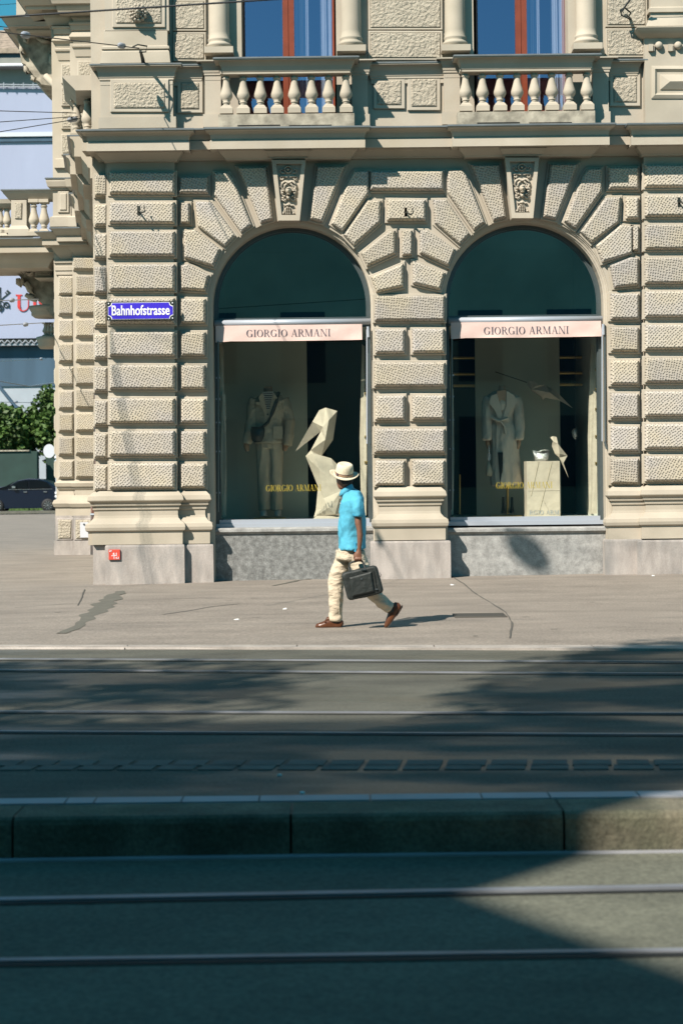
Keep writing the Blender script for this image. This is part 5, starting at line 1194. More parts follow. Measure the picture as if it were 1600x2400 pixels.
def handfn(mb):
    # left hand closed round the bag's handle
    rs = ell_tube([(841.5, 1286, .26, 4.6, .026), (841, 1292, .265, 6, .022), (840, 1298, .27, 8.2, .019), (839.5, 1305, .27, 8.6, .018), (839.5, 1308, .265, 8, .014)], MY); mb.rings(rs, 0, True)
    for k, (x, l) in enumerate(((832.3, .92), (837.2, 1.05), (842.1, 1.0), (846.6, .85))):
        pts = [P(x, 1303, MY-.275), P(x-.3, 1309.5, MY-.290), P(x-.5, 1309+5.5*l, MY-.272), P(x-.5, 1309+6.0*l, MY-.235), P(x-.3, 1308, MY-.215)]
        mb.tube(pts, [.0100, .0105, .0100, .0092, .0080], 8)
    mb.tube([P(834, 1295, MY-.262), P(829.5, 1301, MY-.255), P(829, 1308, MY-.240), P(832.5, 1313, MY-.225)], [.012, .0115, .0105, .009], 8)
body_o = solid('body', [
    [(810, 1126, 0, 10, .06), (812, 1140, 0, 11, .058), (815, 1152, 0, 13, .065), (818, 1165, 0, 19, .11), (824, 1200, 0, 24, .15), (825, 1240, 0, 26, .135), (824, 1275, 0, 27, .14), (822, 1300, 0, 26, .15)],
    [(834, 1172, .19, 9, .055), (838, 1200, .22, 9.2, .05), (839.5, 1225, .24, 8.4, .046), (842, 1240, .25, 7.0, .042), (843.5, 1255, .255, 7.2, .040), (842.5, 1275, .26, 5.6, .032), (841.5, 1290, .262, 4.6, .026)],
    [(816, 1176, -.19, 9, .055), (806, 1205, -.23, 9, .05), (800, 1235, -.24, 8, .045), (806, 1262, -.24, 6, .035), (806, 1280, -.24, 5, .03)],
    [(812, 1290, -.07, 18, .085), (800, 1330, -.08, 15, .08), (787, 1360, -.085, 11, .06), (787, 1400, -.08, 9, .055), (786, 1440, -.075, 6.5, .04), (788, 1462, -.075, 6, .035)],
    [(832, 1290, .07, 18, .085), (846, 1335, .075, 15, .08), (862, 1378, .08, 10.5, .06), (886, 1404, .08, 9.5, .055), (912, 1428, .08, 6, .04), (922, 1440, .08, 6, .035)]],
    MY, 'skin_dark', person, .009, 2, extra=lambda m: (headfn(m), handfn(m)))
def hairfn(mb):
    c = P(806, 1119, MY); f = Vector((-.70, .71, -.08)).normalized(); s = Vector((-f.y, f.x, 0)).normalized(); u = Vector((0, 0, 1))
    rs = []
    for h, a, b, o in ((-.075, .045, .060, -.050), (-.05, .070, .070, -.032), (-.02, .085, .077, -.018), (.03, .092, .080, -.012), (.08, .085, .074, -.01), (.11, .06, .05, -.005)):
        rs.append([c+f*(o+a*math.cos(q))+s*(b*math.sin(q))+u*h for q in [2*math.pi*j/20 for j in range(20)]])
    mb.rings(rs, 0, True)
mb = MB(); hairfn(mb); obj('hair', mb, 'hair', person)
# polo shirt
shirt = solid('polo_shirt', [
    [(815, 1150, 0, 15, .072), (817, 1157, 0, 19, .10), (822, 1164, 0, 24, .165), (824.5, 1172, 0, 26.5, .205), (825, 1185, 0, 27, .205), (825.5, 1205, 0, 29, .19), (825.5, 1230, 0, 31, .18), (825.5, 1258, 0, 32, .18), (826, 1278, 0, 31.5, .195), (826.5, 1287, 0, 31.5, .205)],
    [(828, 1163, .13, 13, .07), (834, 1172, .19, 13.5, .075), (838, 1188, .215, 12.5, .075), (838.5, 1203, .235, 11.5, .07), (838.5, 1208.5, .24, 11.8, .068)],
    [(824, 1163, -.13, 13, .07), (816, 1174, -.19, 13, .075), (810, 1190, -.215, 12, .07), (806, 1206, -.235, 11.5, .066)]],
    MY, 'shirt_blue', person, .010, 4, disp=[(.012, 5, (1.2, 1, .7), 3), (.004, 15, (1.2, 1, .8), 9)])
mb = MB()                                              # collar, sleeve hem and side vent
mb.rings([[P(811+dx*.8+ (15+o)*math.cos(q)*.93, 1151+dy - (8.5*math.cos(q)*1.0+3), MY) + Vector((0, .080*math.sin(q)*(1+o*.03), 0)) for q in [2*math.pi*j/24 for j in range(24)]] for dx, dy, o in ((0, -7, -.5), (.5, -3, 1.2), (1.5, 6, 4.5), (1.5, 6.4, 3), (1, -3, -.5))], 0, True, cap=False)
obj('collar', mb, 'shirt_blue', shirt)
mb = MB(); mb.rings(ell_tube([(838.5, 1203, .235, 12.2, .073), (838.5, 1204, .235, 12.6, .075), (838.5, 1209, .24, 12.6, .074), (838.5, 1210, .24, 11.5, .066)], MY), 0, True, cap=False); obj('sleeve_hem', mb, 'shirt_seam', shirt)
mb = MB(); p = P(828.5, 1282, MY-.195); mb.box((p.x-.004, p.y, p.z-.045), (p.x+.004, p.y+.01, p.z+.045)); mb.box((p.x+.006, p.y-.004, p.z-.05), (p.x+.024, p.y+.004, p.z+.05)); obj('side_vent', mb, 'shirt_seam', shirt)
for y in (1168, 1180): p = P(798.5, y, MY-.06); mb = MB(); mb.lathe([(.006, 0), (.006, .006)], (p.x-.004, p.y, p.z), 8); obj('button', mb, 'sign_white', shirt)
# trousers
trou = solid('trousers', [
    [(822, 1274, 0, 24, .13), (821, 1290, 0, 28, .15), (820, 1312, 0, 31, .15)],
    [(809, 1296, -.075, 22, .095), (803, 1318, -.08, 20.5, .095), (795, 1340, -.085, 19, .09), (787, 1360, -.088, 17, .08), (787, 1376, -.085, 16, .076), (786.5, 1405, -.08, 15.2, .072), (786, 1435, -.078, 13.5, .066), (786, 1455, -.078, 13.2, .064)],
    [(833, 1296, .075, 20, .095), (842, 1325, .08, 19, .09), (852, 1352, .085, 18, .085), (864, 1378, .088, 15, .076), (880, 1397, .085, 14, .07), (900, 1415, .08, 13.5, .066), (914, 1427, .08, 13, .062)]],
    MY, 'chino', person, .010, 3, disp=[(.011, 6.5, (1.1, 1, 1.2), 1), (.004, 17, (.8, 1, 1.5), 5)])
mb = MB(); mb.tube([P(792, 1378, MY-.0), P(794, 1405, MY+.005), P(794.5, 1440, MY+.01)], .003, 5); obj('seam', mb, 'jacket_cloth', trou)
# loafers
def shoe(name, path, sole, t, parent):
    C = [P(x, y, MY-t) for x, y, h, b in path]; rs = []
    for i, (x, y, h, b) in enumerate(path):
        tg = (C[min(i+1, len(C)-1)]-C[max(i-1, 0)]).normalized(); up = Vector((-tg.z, 0, tg.x)); up = up if up.z > 0 or abs(up.z) < .3 else -up
        k = h*MY/FOC; rs.append([C[i] + up*(k*max(-.55, math.sin(q))) + Vector((0, b*math.cos(q), 0)) for q in [2*math.pi*j/16 for j in range(16)]])
    mb = MB(); mb.rings(rs, 0, True); o = obj(name, mb, 'shoe_tan', parent)
    mb = MB(); rs = []
    for x, y, h, b in sole:
        c = P(x, y, MY-t); rs.append([c+Vector((0, b*sy, h*sz)) for sy, sz in ((-1, -1), (1, -1), (1, 1), (-1, 1))])
    mb.rings(rs, 0, False); obj('sole', mb, 'sole_dark', o)
    return o
s1 = shoe('loafer', [(739.5, 1470, 2, .015), (742, 1468, 5.5, .034), (750, 1467.5, 8, .044), (760, 1466, 10, .046), (768, 1464, 13.5, .043), (776, 1464, 14, .038), (788, 1464.5, 13.5, .036), (797, 1465, 14, .036), (801, 1466, 11, .028), (802.5, 1467, 5, .012)],
          [(739, 1472.5, .006, .02), (744, 1473, .007, .040), (760, 1473, .007, .047), (780, 1472.5, .007, .036), (781, 1471.5, .012, .036), (801, 1471.5, .012, .036), (803, 1471.5, .010, .02)], -.078, person)
mb = MB(); mb.tube([P(762, 1459.5, MY+.078-.045), P(764, 1455.5, MY+.078-.02), P(766, 1454.5, MY+.078+.02)], .009, 6); mb.rings(ell_tube([(765, 1455, -.078, 4, .030), (769, 1450.5, -.078, 5, .030), (772, 1447.5, -.078, 3, .022)], MY), 0, True); obj('strap', mb, 'shoe_tan', s1)
mb = MB(); mb.rings(ell_tube([(785, 1450, -.078, 11, .042), (786, 1460, -.078, 12.5, .040)], MY), 0, True); obj('sock', mb, 'nylon_black', person)
s2 = shoe('loafer', [(902, 1471, 3, .018), (905, 1467, 6, .038), (911, 1458, 9, .046), (917, 1447, 11, .044), (922, 1437, 13, .040), (928, 1427, 14, .038), (934, 1420, 12.5, .034), (937.5, 1417, 6, .018)],
          [(903, 1473, .006, .02), (910, 1467, .008, .040), (918, 1456, .008, .046), (926, 1444, .008, .038), (930, 1441, .012, .036), (939, 1427, .014, .034), (943, 1420, .012, .022)], .08, person)
mb = MB(); mb.rings(ell_tube([(906, 1421, .08, 11, .045), (918, 1431, .08, 11, .042), (924, 1437, .08, 9, .036)], MY), 0, True); obj('sock', mb, 'nylon_black', person)
# straw hat
hc = P(806, 1113, MY); Mh = Matrix.Rotation(R(7), 4, 'Y') @ Matrix.Rotation(R(17), 4, 'X')
def H(x, y, z): return hc + Mh @ Vector((x, y, z))
mb = MB(); n = 32; k = 1.0
def hring(rx, ry_, z, curl=0): return [H(rx*math.cos(q), ry_*math.sin(q), z + curl*abs(math.cos(q))**2) for q in [2*math.pi*j/n for j in range(n)]]
mb.rings([hring(.086, .105, -.004), hring(.11, .13, -.012, .004), hring(.138, .152, -.014, .018), hring(.153, .168, -.008, .030), hring(.155, .170, -.004, .031), hring(.138, .152, -.008, .020), hring(.11, .13, -.004, .006), hring(.094, .112, .004), hring(.094, .112, .03), hring(.092, .110, .065), hring(.088, .104, .095), hring(.080, .092, .115), hring(.066, .076, .124), hring(.046, .052, .116), hring(.02, .024, .106), hring(.002, .002, .104)], 0, True, cap=False)
hat = obj('straw_hat', mb, 'straw', person)
for z0, z1, e, mt in ((.006, .034, .0025, 'hat_band'), (.013, .020, .0045, 'hat_band_stripe'), (.024, .028, .0045, 'hat_band_stripe')):
    mb = MB(); mb.rings([hring(.094+e, .112+e, z0), hring(.094+e, .112+e, z1)], 0, True, cap=False); obj('band', mb, mt, hat)
mb = MB(); a = [H(.098*math.cos(q), .116*math.sin(q), z) for q, z in ((R(215), .004), (R(232), .006), (R(232), .034), (R(215), .036))]; b = [v+Vector((-.004, -.008, 0)) for v in a]; mb.rings([a, b], 0, False); obj('bow', mb, 'hat_band', hat)

# briefcase
bc = P(849, 1366, MY-.27); bag = thing('laptop_bag', 'black nylon briefcase hanging tilted from the walking man\'s hand', 'bag', tuple(bc)); ang = R(12.5)
def bagp(u, v): return (bc.x+(u*math.cos(ang)-v*math.sin(ang)), bc.z+(u*math.sin(ang)+v*math.cos(ang)))
def rrect(hw, hh, r, n=5, sk=0):
    o = []
    for sx, sz, a0 in ((1, 1, 0), (-1, 1, 90), (-1, -1, 180), (1, -1, 270)):
        for k in range(n+1): q = R(a0+90*k/n); o.append((sx*(hw-r)+r*math.cos(q)+sk*(sz*(hh-r)+r*math.sin(q)), sz*(hh-r)+r*math.sin(q)))
    return o
BW, BH = .192, .150
def bring(hw, hh, r, dy): return [(bagp(u, v)[0], bc.y+dy, bagp(u, v)[1]) for u, v in rrect(hw, hh, r, 5, -.03)]
mb = MB(); mb.rings([bring(BW-.02, BH-.02, .03, .055), bring(BW-.004, BH-.004, .04, .045), bring(BW, BH, .045, .02), bring(BW, BH, .045, -.02), bring(BW-.004, BH-.004, .04, -.042), bring(BW-.02, BH-.02, .03, -.052), bring(BW-.035, BH-.03, .03, -.050)], 0, True)
me = mesh_of(mb, 'bag_body', ['nylon_black'], tuple(bc)); link('bag_body', me, bag, tuple(bc))
mb = MB(); q_ = lambda pts: [bagp(*p) for p in pts]
def off_ring(pts, dy): return [(x, bc.y+dy, z) for x, z in q_(pts)]
mb.rings([off_ring([(-.135, -.115), (.10, -.115), (.115, .095), (-.12, .085)], -.050), off_ring([(-.135, -.115), (.10, -.115), (.115, .095), (-.12, .085)], -.064), off_ring([(-.12, -.10), (.088, -.10), (.10, .08), (-.108, .072)], -.074)], 0, False); obj('front_pocket', mb, 'nylon_black', bag)
mb = MB(); mb.tube([Vector((x, bc.y-.058, z)) for x, z in q_([(.125, -.11), (.135, 0), (.138, .10)])], .004, 6); mb.tube([Vector((x, bc.y-.0, z)) for x, z in q_([(-.17, -.142), (.0, -.152), (.16, -.145)])], .005, 6); obj('piping', mb, 'nylon_black', bag)
mb = MB()
for u, v, l in ((.045, .132, .03), (.128, -.095, .012)):
    x, z = bagp(u, v); mb.box((x-l/2-.01, bc.y-.066, z-.006), (x+l/2+.006, bc.y-.05, z+.006))
x, z = bagp(.195, .04); mb.tube([(x, bc.y, z+.02), (x+.012, bc.y-.01, z), (x+.004, bc.y, z-.02)], .004, 6); obj('zip_pull', mb, 'chrome', bag)
mb = MB(); x, z = bagp(.0, .045); mb.prism([(x+.010*math.cos(t), z+.010*math.sin(t)) for t in [j*.5236 for j in range(12)]], bc.y-.079, bc.y-.07); obj('badge', mb, 'chrome', bag)
for dy in (-.022, .028):
    mb = MB(); pts = [bagp(-.098, .120), bagp(-.095, .19), bagp(-.085, .222), bagp(-.055, .232), bagp(.015, .232), bagp(.045, .222), bagp(.058, .19), bagp(.064, .128)]
    y_ = bc.y+dy; V = [Vector((x, y_*(1-s)+(MY-.248)*s, z)) for (x, z), s in zip(pts, (0, .6, .9, 1, 1, .9, .6, 0))]
    mb.tube(V, [.012, .012, .011, .011, .011, .011, .012, .012], 8); obj('handle', mb, 'nylon_black', bag)

# ---- shop window one: headless mannequin in a suit, folded paper pelican
D1 = 29.75
zf1 = F(683, 1233).z+.06; zf2 = F(1230, 1227).z+.06
def mannequin_base(t, x0, x1, y, Y, z): 
    a, b = P(x0, y, Y), P(x1, y, Y); mb = MB(); mb.box((a.x, Y-.22, z+.002), (b.x, Y+.22, z+.03)); obj('base_plate', mb, 'brass', t)
mq = thing('mannequin', 'headless mannequin in an olive jacket and trousers with a dark crossbody bag', 'mannequin', tuple(P(633, 1209, D1)))
solid('body', [[(628, 905, 0, 10, .07), (628, 918, 0, 11, .07), (630, 928, 0, 20, .12), (631, 950, 0, 30, .15)],
               [(578, 1035, .05, 6, .04), (577, 1046, .06, 7, .04), (580, 1058, .07, 5, .03)], [(668, 1035, .05, 6, .04), (669, 1046, .06, 7, .04), (666, 1057, .07, 5, .03)],
               [(618, 1190, 0, 7, .05), (618, 1203, .03, 8, .10)], [(650, 1190, 0, 7, .05), (651, 1203, .03, 8, .10)]], D1, 'mannequin_skin', mq, .014, 2)
jk = solid('jacket', [[(629, 921, 0, 15, .10), (630, 930, 0, 30, .15), (631, 940, 0, 38, .20), (631, 965, 0, 37, .21), (630, 995, 0, 33, .19), (630, 1015, 0, 34, .20), (630, 1038, .02, 35, .22)],
               [(597, 935, 0, 12, .10), (591, 955, .02, 12, .10), (589, 985, .05, 11.5, .095), (583, 1015, .08, 10.5, .085), (578, 1040, .10, 10, .08)],
               [(665, 935, 0, 12, .10), (672, 955, .02, 12, .10), (677, 985, .05, 12, .095), (677, 1015, .08, 11, .085), (672, 1043, .10, 10.5, .08)]], D1, 'jacket_cloth', mq, .014, 3, disp=[(.014, 6, (1, 1, .8), 2), (.006, 16, (1, 1, 1), 5)])
solid('trousers', [[(631, 1030, 0, 31, .18), (631, 1050, 0, 31, .17)], [(617, 1045, 0, 17, .14), (618, 1090, 0, 15, .12), (619, 1140, 0, 14, .11), (619, 1180, 0, 13, .11), (620, 1195, 0, 14, .12)],
               [(646, 1045, 0, 17, .14), (647, 1090, 0, 14.5, .12), (648, 1140, 0, 13, .11), (648, 1180, 0, 12, .11), (649, 1195, 0, 13, .12)]], D1, 'jacket_cloth', mq, .014, 3, disp=[(.012, 7, (1.4, 1, .4), 4)])
def patch(pts, Yc, name, matn, parent, t0, th=.012):
    mb = MB(); a = [P(x, y, Yc-t0-(p[0] if p else 0)) for x, y, *p in pts]; b = [v+Vector((0, th, 0)) for v in a]; mb.rings([a, b], 0, False); return obj(name, mb, matn, parent)
patch([(614, 918), (641, 917), (637, 945), (628, 968), (620, 945)], D1, 'striped_shirt', 'stripe_shirt', mq, .215)
for y in range(922, 962, 5): 
    w_ = 10*(1-(y-920)/55)+1; mb = MB(); mb.tube([P(628-w_, y, D1-.23), P(628+w_, y, D1-.23)], .006, 4); obj('stripe', mb, 'print_dark', mq)
patch([(612, 920), (618, 930), (629, 970), (623, 980), (612, 950), (606, 932)], D1, 'lapel', 'jacket_cloth', jk, .225); patch([(642, 920), (636, 935), (630, 968), (632, 980), (646, 950), (650, 932)], D1, 'lapel', 'jacket_cloth', jk, .225)
for (x0, y0, x1, y1) in ((640, 999, 662, 1028), (600, 942, 612, 948), (645, 942, 657, 948)): patch(rect(x0, y0, x1, y1), D1, 'pocket', 'jacket_cloth', jk, .235)
for y in (971, 993): patch([(627+4*math.cos(q)*.5, y+2*math.sin(q)) for q in [j*1.05 for j in range(6)]], D1, 'button', 'black_leather', jk, .235)
mb = MB(); mb.tube([P(653, 920, D1-.12), P(648, 940, D1-.24), P(637, 970, D1-.25), P(628, 990, D1-.25), P(612, 1003, D1-.27)], .03, 6); cb = obj('shoulder_strap', mb, 'black_leather', mq)
solid('crossbody_bag', [[(604, 1000, .27, 16, .05), (604, 1008, .28, 17, .07), (603, 1022, .28, 16, .08), (602, 1033, .28, 12, .06), (602, 1037, .28, 6, .03)]], D1, 'black_leather', mq, .014, 2)
mannequin_base(mq, 597, 669, 1209, D1, zf1)
for x in (618, 651): mb = MB(); mb.rings(ell_tube([(x, 1190, .0, 6, .05), (x, 1199, .05, 8, .10), (x, 1207, .08, 9, .15), (x, 1209, .08, 9, .15)], D1), 0, True); obj('shoe', mb, 'stripe_shirt', mq)
def origami(name, label, cat, Yc, faces, pts, matn='paper_kraft', th=.06, base=None):
    """folded-paper figure: fold points with their own depth, closed with a mirrored back"""
    V = {k: P(x, y, Yc-t) for k, (x, y, t) in pts.items()}; keys = list(pts)
    mb = MB(); vs = [V[k] for k in keys] + [Vector((V[k].x*Yc/(Yc-pts[k][2])*1.0, Yc+max(.01, pts[k][2])*.8, V[k].z)) for k in keys]
    n = len(keys); ix = {k: i for i, k in enumerate(keys)}; fs = []
    edges = {}
    for f in faces:
        ids = [ix[c] for c in f]
        for j in range(1, len(ids)-1): fs.append((ids[0], ids[j], ids[j+1])); fs.append((ids[0]+n, ids[j+1]+n, ids[j]+n))
        for a, b in zip(ids, ids[1:]+ids[:1]): edges[(a, b)] = edges.get((a, b), 0)+1
    for (a, b) in edges:
        if (b, a) not in edges: fs.append((a, b, b+n, a+n))
    mb.add(vs, fs)
    t = thing(name, label, cat, tuple(base or vs[0])); obj('folded_paper', mb, matn, t); return t
D2 = 28.5
pts = dict(a=(763, 955, .05), b=(790, 963, .04), c=(780, 1031, .03), d=(753, 1069, .03), e=(748, 961, .08), f=(732, 988, .10), g=(692, 1058, .02), h=(756, 1000, .20), i=(770, 985, .22), j=(752, 1010, .12), k=(728, 1055, .05), l=(762, 1030, .22),
           m=(716, 1069, .03), n=(734, 1062, .16), o=(776, 1074, .12), p=(822, 1120, .05), q=(748, 1100, .26), r=(800, 1150, .30), s=(758, 1168, .22), t=(740, 1195, .08), u=(735, 1212, .10), v=(806, 1212, .18), w=(770, 1190, .30), x=(830, 1190, .05), y=(745, 1140, .08), z=(785, 1205, .28))
pl_ = origami('pelican_sculpture', 'large folded kraft paper pelican standing in the left shop window', 'sculpture', D2,
        ['aeh', 'ahi', 'abi', 'bci', 'ilc', 'hil', 'cld', 'ldk', 'hlj', 'ljk', 'efh', 'fgj', 'fjh', 'gjf', 'kdn', 'mkn', 'mnq', 'noq', 'dno', 'opr', 'oqr', 'qrs', 'mqy', 'qsy', 'yst', 'stw', 'srw', 'rpx', 'rwz', 'rxz', 'tuw', 'uwz', 'uzv', 'zxv'], pts, base=P(770, 1212, D2))
mb = MB(); a = P(736, 1213, D2-.3); b = P(812, 1206, D2-.3); mb.rings([[(a.x, D2-.30, zf1), (b.x, D2-.25, zf1), (b.x, D2+.3, zf1), (a.x, D2+.3, zf1)], [(a.x-.03, D2-.33, zf1+.03), (b.x, D2-.3, zf1+.04), (b.x, D2+.3, zf1+.04), (a.x, D2+.3, zf1+.04)], [(a.x+.04, D2-.26, zf1+.08), (b.x, D2-.2, zf1+.07), (b.x, D2+.3, zf1+.07), (a.x+.05, D2+.3, zf1+.08)]], 0, False); obj('crumpled_foot', mb, 'paper_kraft', pl_)
# folding paper screens with brass rods at the window sides
def screen(xa, xb, ya, yb, Y, label, lean=0, rods=(), bot=None, wi=0):
    t = thing('paper_screen', label, 'screen', tuple(P((xa+xb)/2, yb, Y)), 'leaning paper screens')
    mb = MB(); w = xb-xa
    for (u0, u1, y0_, y1_, dd) in ((0, .62, ya, yb, 0), (.45, 1, ya+(yb-ya)*.28, yb, -.10)):
        q = [P(xa+w*u0+lean, y0_, Y+dd), P(xa+w*u1+lean, y0_+6, Y+dd), P(xa+w*u1, y1_, Y+dd), P(xa+w*u0-2, y1_, Y+dd)]
        m_ = [q[0].lerp(q[3], .55)+Vector((-.03, 0, 0)), q[1].lerp(q[2], .55)+Vector((.01, -.02, 0))]
        q = [q[0], q[1], m_[1], q[2], q[3], m_[0]]
        mb.rings([q, [v+Vector((0, .035, 0)) for v in q]], 0, False)
    obj('paper_panel', mb, 'paper_kraft', t)
    for y in rods: mb = MB(); mb.tube([P(xb-4, y, Y-.12), P(xb+9, y-1, Y-.12)], .022, 8); obj('brass_rod', mb, 'brass', t)
screen(848, 858, 806, 1208, 28.5, 'tall narrow kraft paper screen at the right side of the left shop window', 0, (922, 1024, 1084))
screen(1382, 1398, 805, 1204, 28.5, 'tall narrow kraft paper screen at the right side of the right shop window', 2, (866, 912, 959, 1023, 1086))
screen(518, 530, 806, 1211, 28.6, 'brown paper screen at the left side of the left shop window', -2)
screen(1056, 1062, 790, 1206, 28.6, 'thin brown paper screen at the left side of the right shop window', 0)
# ---- shop window two: coat on a stand, paper birds, pedestal with a silver bag
D3 = 29.3
ct = thing('mannequin', 'headless mannequin on a brass pole in a long belted pale trench coat', 'mannequin', tuple(P(1189, 1205, D3)))
solid('body', [[(1176, 903, 0, 8, .07), (1176, 915, 0, 9, .07), (1177, 926, 0, 18, .12), (1177, 960, .05, 20, .15)], [(1141, 1026, .05, 5, .04), (1143, 1040, .06, 6, .04), (1145, 1052, .06, 4, .03)], [(1216, 1025, .06, 5, .04), (1214, 1040, .08, 6, .04), (1213, 1053, .08, 3.5, .03)]], D3, 'mannequin_skin', ct, .014, 2)
coat = solid('trench_coat', [[(1176, 918, 0, 16, .11), (1176, 928, 0, 32, .16), (1176, 945, 0, 33, .20), (1175, 970, 0, 26, .18), (1175, 985, 0, 24, .165), (1176, 1000, 0, 28, .18), (1180, 1040, .0, 31, .20), (1184, 1090, .0, 34, .23), (1187, 1135, .0, 37, .25)],
        [(1146, 932, 0, 11, .10), (1141, 960, .03, 11, .10), (1140, 1000, .08, 9.5, .085), (1141, 1030, .12, 9.5, .085)], [(1207, 932, 0, 11, .10), (1214, 960, .03, 11, .10), (1217, 1000, .08, 9.5, .085), (1217, 1029, .12, 8.5, .08)]], D3, 'coat_cloth', ct, .014, 3, disp=[(.02, 4.5, (2.2, 1, .3), 2), (.006, 14, (1, 1, .6), 5)])
patch([(1150, 928), (1164, 922), (1172, 950), (1177, 978), (1170, 985), (1158, 960), (1146, 944)], D3, 'lapel', 'coat_cloth', coat, .225, .02); patch([(1187, 916), (1204, 926), (1212, 942), (1196, 962), (1184, 982), (1178, 978), (1186, 950)], D3, 'lapel', 'coat_cloth', coat, .225, .02)
patch([(1164, 916), (1186, 914), (1184, 945), (1176, 972), (1168, 945)], D3, 'inner_front', 'mannequin_skin', ct, .205, .01)
mb = MB(); mb.rings(ell_tube([(1175, 980, 0, 25.5, .185), (1175, 990, 0, 25.5, .185)], D3), 0, True, cap=False); mb.tube([P(1152, 978, D3-.2), P(1168, 986, D3-.24), P(1173, 986, D3-.25)], .03, 6); mb.tube([P(1173, 986, D3-.25), P(1182, 1000, D3-.24), P(1184, 1016, D3-.24)], [.02, .025, .02], 6); mb.tube([P(1173, 985, D3-.25), P(1190, 980, D3-.23)], .022, 6); obj('belt', mb, 'coat_cloth', coat)
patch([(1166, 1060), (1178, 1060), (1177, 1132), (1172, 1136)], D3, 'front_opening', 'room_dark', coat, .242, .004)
mb = MB(); mb.tube([P(1189, 1130, D3), P(1189, 1205, D3)], .022, 8); obj('stand_pole', mb, 'brass', ct); mannequin_base(ct, 1148, 1219, 1205, D3, zf2)
for x in (1179, 1199): mb = MB(); mb.rings(ell_tube([(x, 1165, .0, 3, .04), (x, 1185, .0, 3.5, .05), (x, 1196, .05, 5, .10), (x, 1203, .08, 6, .14)], D3), 0, True); obj('boot', mb, 'black_leather', ct)
hb = thing('chain_handbag', 'small dark olive pouch bag on a chain hanging beside the trench coat', 'bag', tuple(P(1145, 1113, D3)))
mb = MB(); mb.rings(ell_tube([(1145, 1082, .1, 2.5, .02), (1145, 1090, .1, 5, .04), (1145, 1102, .1, 8, .06), (1146, 1112, .1, 8.5, .06), (1146, 1116, .1, 6, .04)], D3), 0, True); obj('pouch', mb, 'jacket_cloth', hb)
mb = MB(); mb.tube([P(1145, 1044, D3-.1), P(1146, 1062, D3-.12), P(1145, 1083, D3-.1)], .012, 6)
for y in (1066, 1071, 1075): p = P(1145.5, y, D3-.12); mb.tube([p+Vector((.03*math.cos(q), 0, .02*math.sin(q))) for q in [j*1.05 for j in range(7)]], .006, 5)
obj('chain', mb, 'silver', hb)
# pedestal wrapped in paper
D4 = 28.95; ped = thing('paper_pedestal', 'square display pedestal wrapped in creased kraft paper in the right window', 'pedestal', tuple(P(1273, 1205, D4)))
a = P(1235, 1207, D4-.26); b = P(1311, 1080, D4-.26); mb = MB(); mb.box((a.x, D4-.26, zf2+.001), (b.x, D4+.26, b.z)); obj('paper_body', mb, 'paper_kraft', ped)
for l in (((1262, 1083), (1244, 1162)), ((1293, 1083), (1262, 1205)), ((1236, 1150), (1310, 1149)), ((1270, 1168), (1290, 1205))):
    mb = MB(); mb.tube([P(*l[0], D4-.262), P(*l[1], D4-.262)], .006, 5); obj('crease', mb, 'jacket_cloth' if l[1][1] > 1160 and l[0][1] < 1100 else 'paper_kraft', ped)
lettering('RGIO ARM', 'letter', 1240, 1310, 1196, 1206, D4-.262, 'cassette_metal', ped, None, .003)
sb = thing('silver_handbag', 'sparkling silver handbag on top of the paper pedestal', 'bag', tuple(P(1268, 1079, D4)))
mb = MB(); rs = []
for y, w_, dd, sag in ((1080, 14, .09, 0), (1075, 16, .10, 0), (1066, 18, .08, .0), (1059, 19.5, .03, 1)):
    c = P(1268, y, D4-.03); k = D4/FOC; rs.append([c+Vector((w_*k*math.cos(q), dd*math.sin(q), (-.03+.05*abs(math.cos(q)))*sag)) for q in [2*math.pi*j/20 for j in range(20)]])
mb.rings(rs, 0, True); obj('pouch', mb, 'silver', sb)
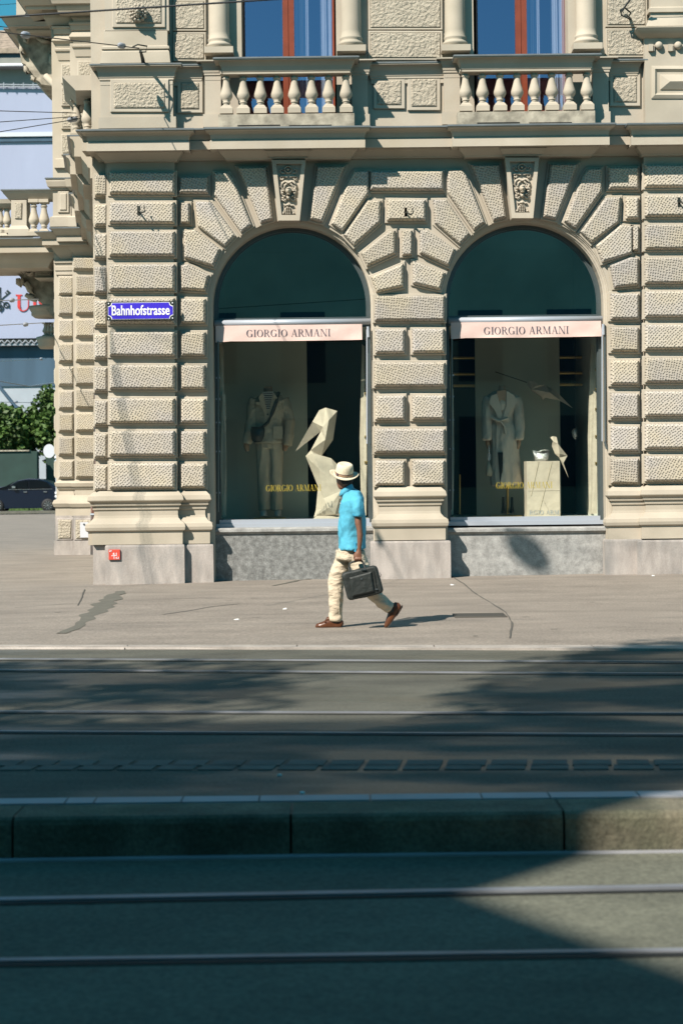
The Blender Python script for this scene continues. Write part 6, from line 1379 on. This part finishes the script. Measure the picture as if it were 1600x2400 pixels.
mb = MB(); mb.tube([P(1248, 1056, D4-.03), P(1262, 1059, D4-.08), P(1275, 1054, D4-.06), P(1286, 1056, D4-.03)], .007, 6); obj('strap', mb, 'silver', sb)
pts = dict(a=(1289, 1025, .01), b=(1295, 1022, .03), c=(1304, 1024, .02), d=(1296, 1034, .09), e=(1293, 1045, .04), f=(1307, 1040, .10), g=(1329, 1068, .02), h=(1311, 1063, .09), i=(1300, 1063, .03), j=(1332, 1120, .01), k=(1310, 1072, .05), l=(1320, 1085, .06))
origami('paper_parrot', 'small pale folded paper parrot perched on the pedestal edge', 'sculpture', D4-.12, ['abd', 'bcd', 'dcf', 'dfe', 'efi', 'fgh', 'fhi', 'hgk', 'hki', 'klj', 'kgl'], pts, base=P(1300, 1078, D4-.12))
pts = dict(a=(1234, 901, .03), b=(1240, 893, .08), c=(1252, 894, .10), d=(1262, 903, .14), e=(1246, 912, .12), f=(1278, 902, .10), g=(1295, 912, .10), h=(1288, 920, .18), i=(1268, 928, .12), j=(1272, 938, .03), k=(1306, 920, .05), l=(1341, 956, .01), m=(1312, 938, .06), n=(1245, 916, .03))
fb = origami('flying_paper_bird', 'folded paper bird hanging in flight before the right window backdrop', 'sculpture', 29.9, ['abe', 'bce', 'cde', 'dfe', 'efh', 'fgh', 'ehi', 'eni', 'ihj', 'hgk', 'hkm', 'hmi', 'kml'], pts, base=P(1262, 912, 29.9))
mb = MB(); mb.tube([P(1234, 896, 29.9), P(1160, 871, 29.8)], .008, 5); obj('hanging_rod', mb, 'iron', fb)
hf = thing('hanging_ornament', 'small grey glittering ornament hanging in the dark right part of the right window', 'ornament', tuple(P(1346, 1015, 29.8)))
mb = MB(); mb.rings(ell_tube([(1347, 1004, 0, 4, .03), (1346, 1012, 0, 7, .05), (1347, 1022, 0, 6, .05), (1348, 1030, 0, 2, .02)], 29.8), 0, True); obj('pendant', mb, 'silver', hf); mb = MB(); mb.tube([P(1347, 1004, 29.8), P(1347, 770, 29.8)], .004, 4); obj('cord', mb, 'cable', hf)
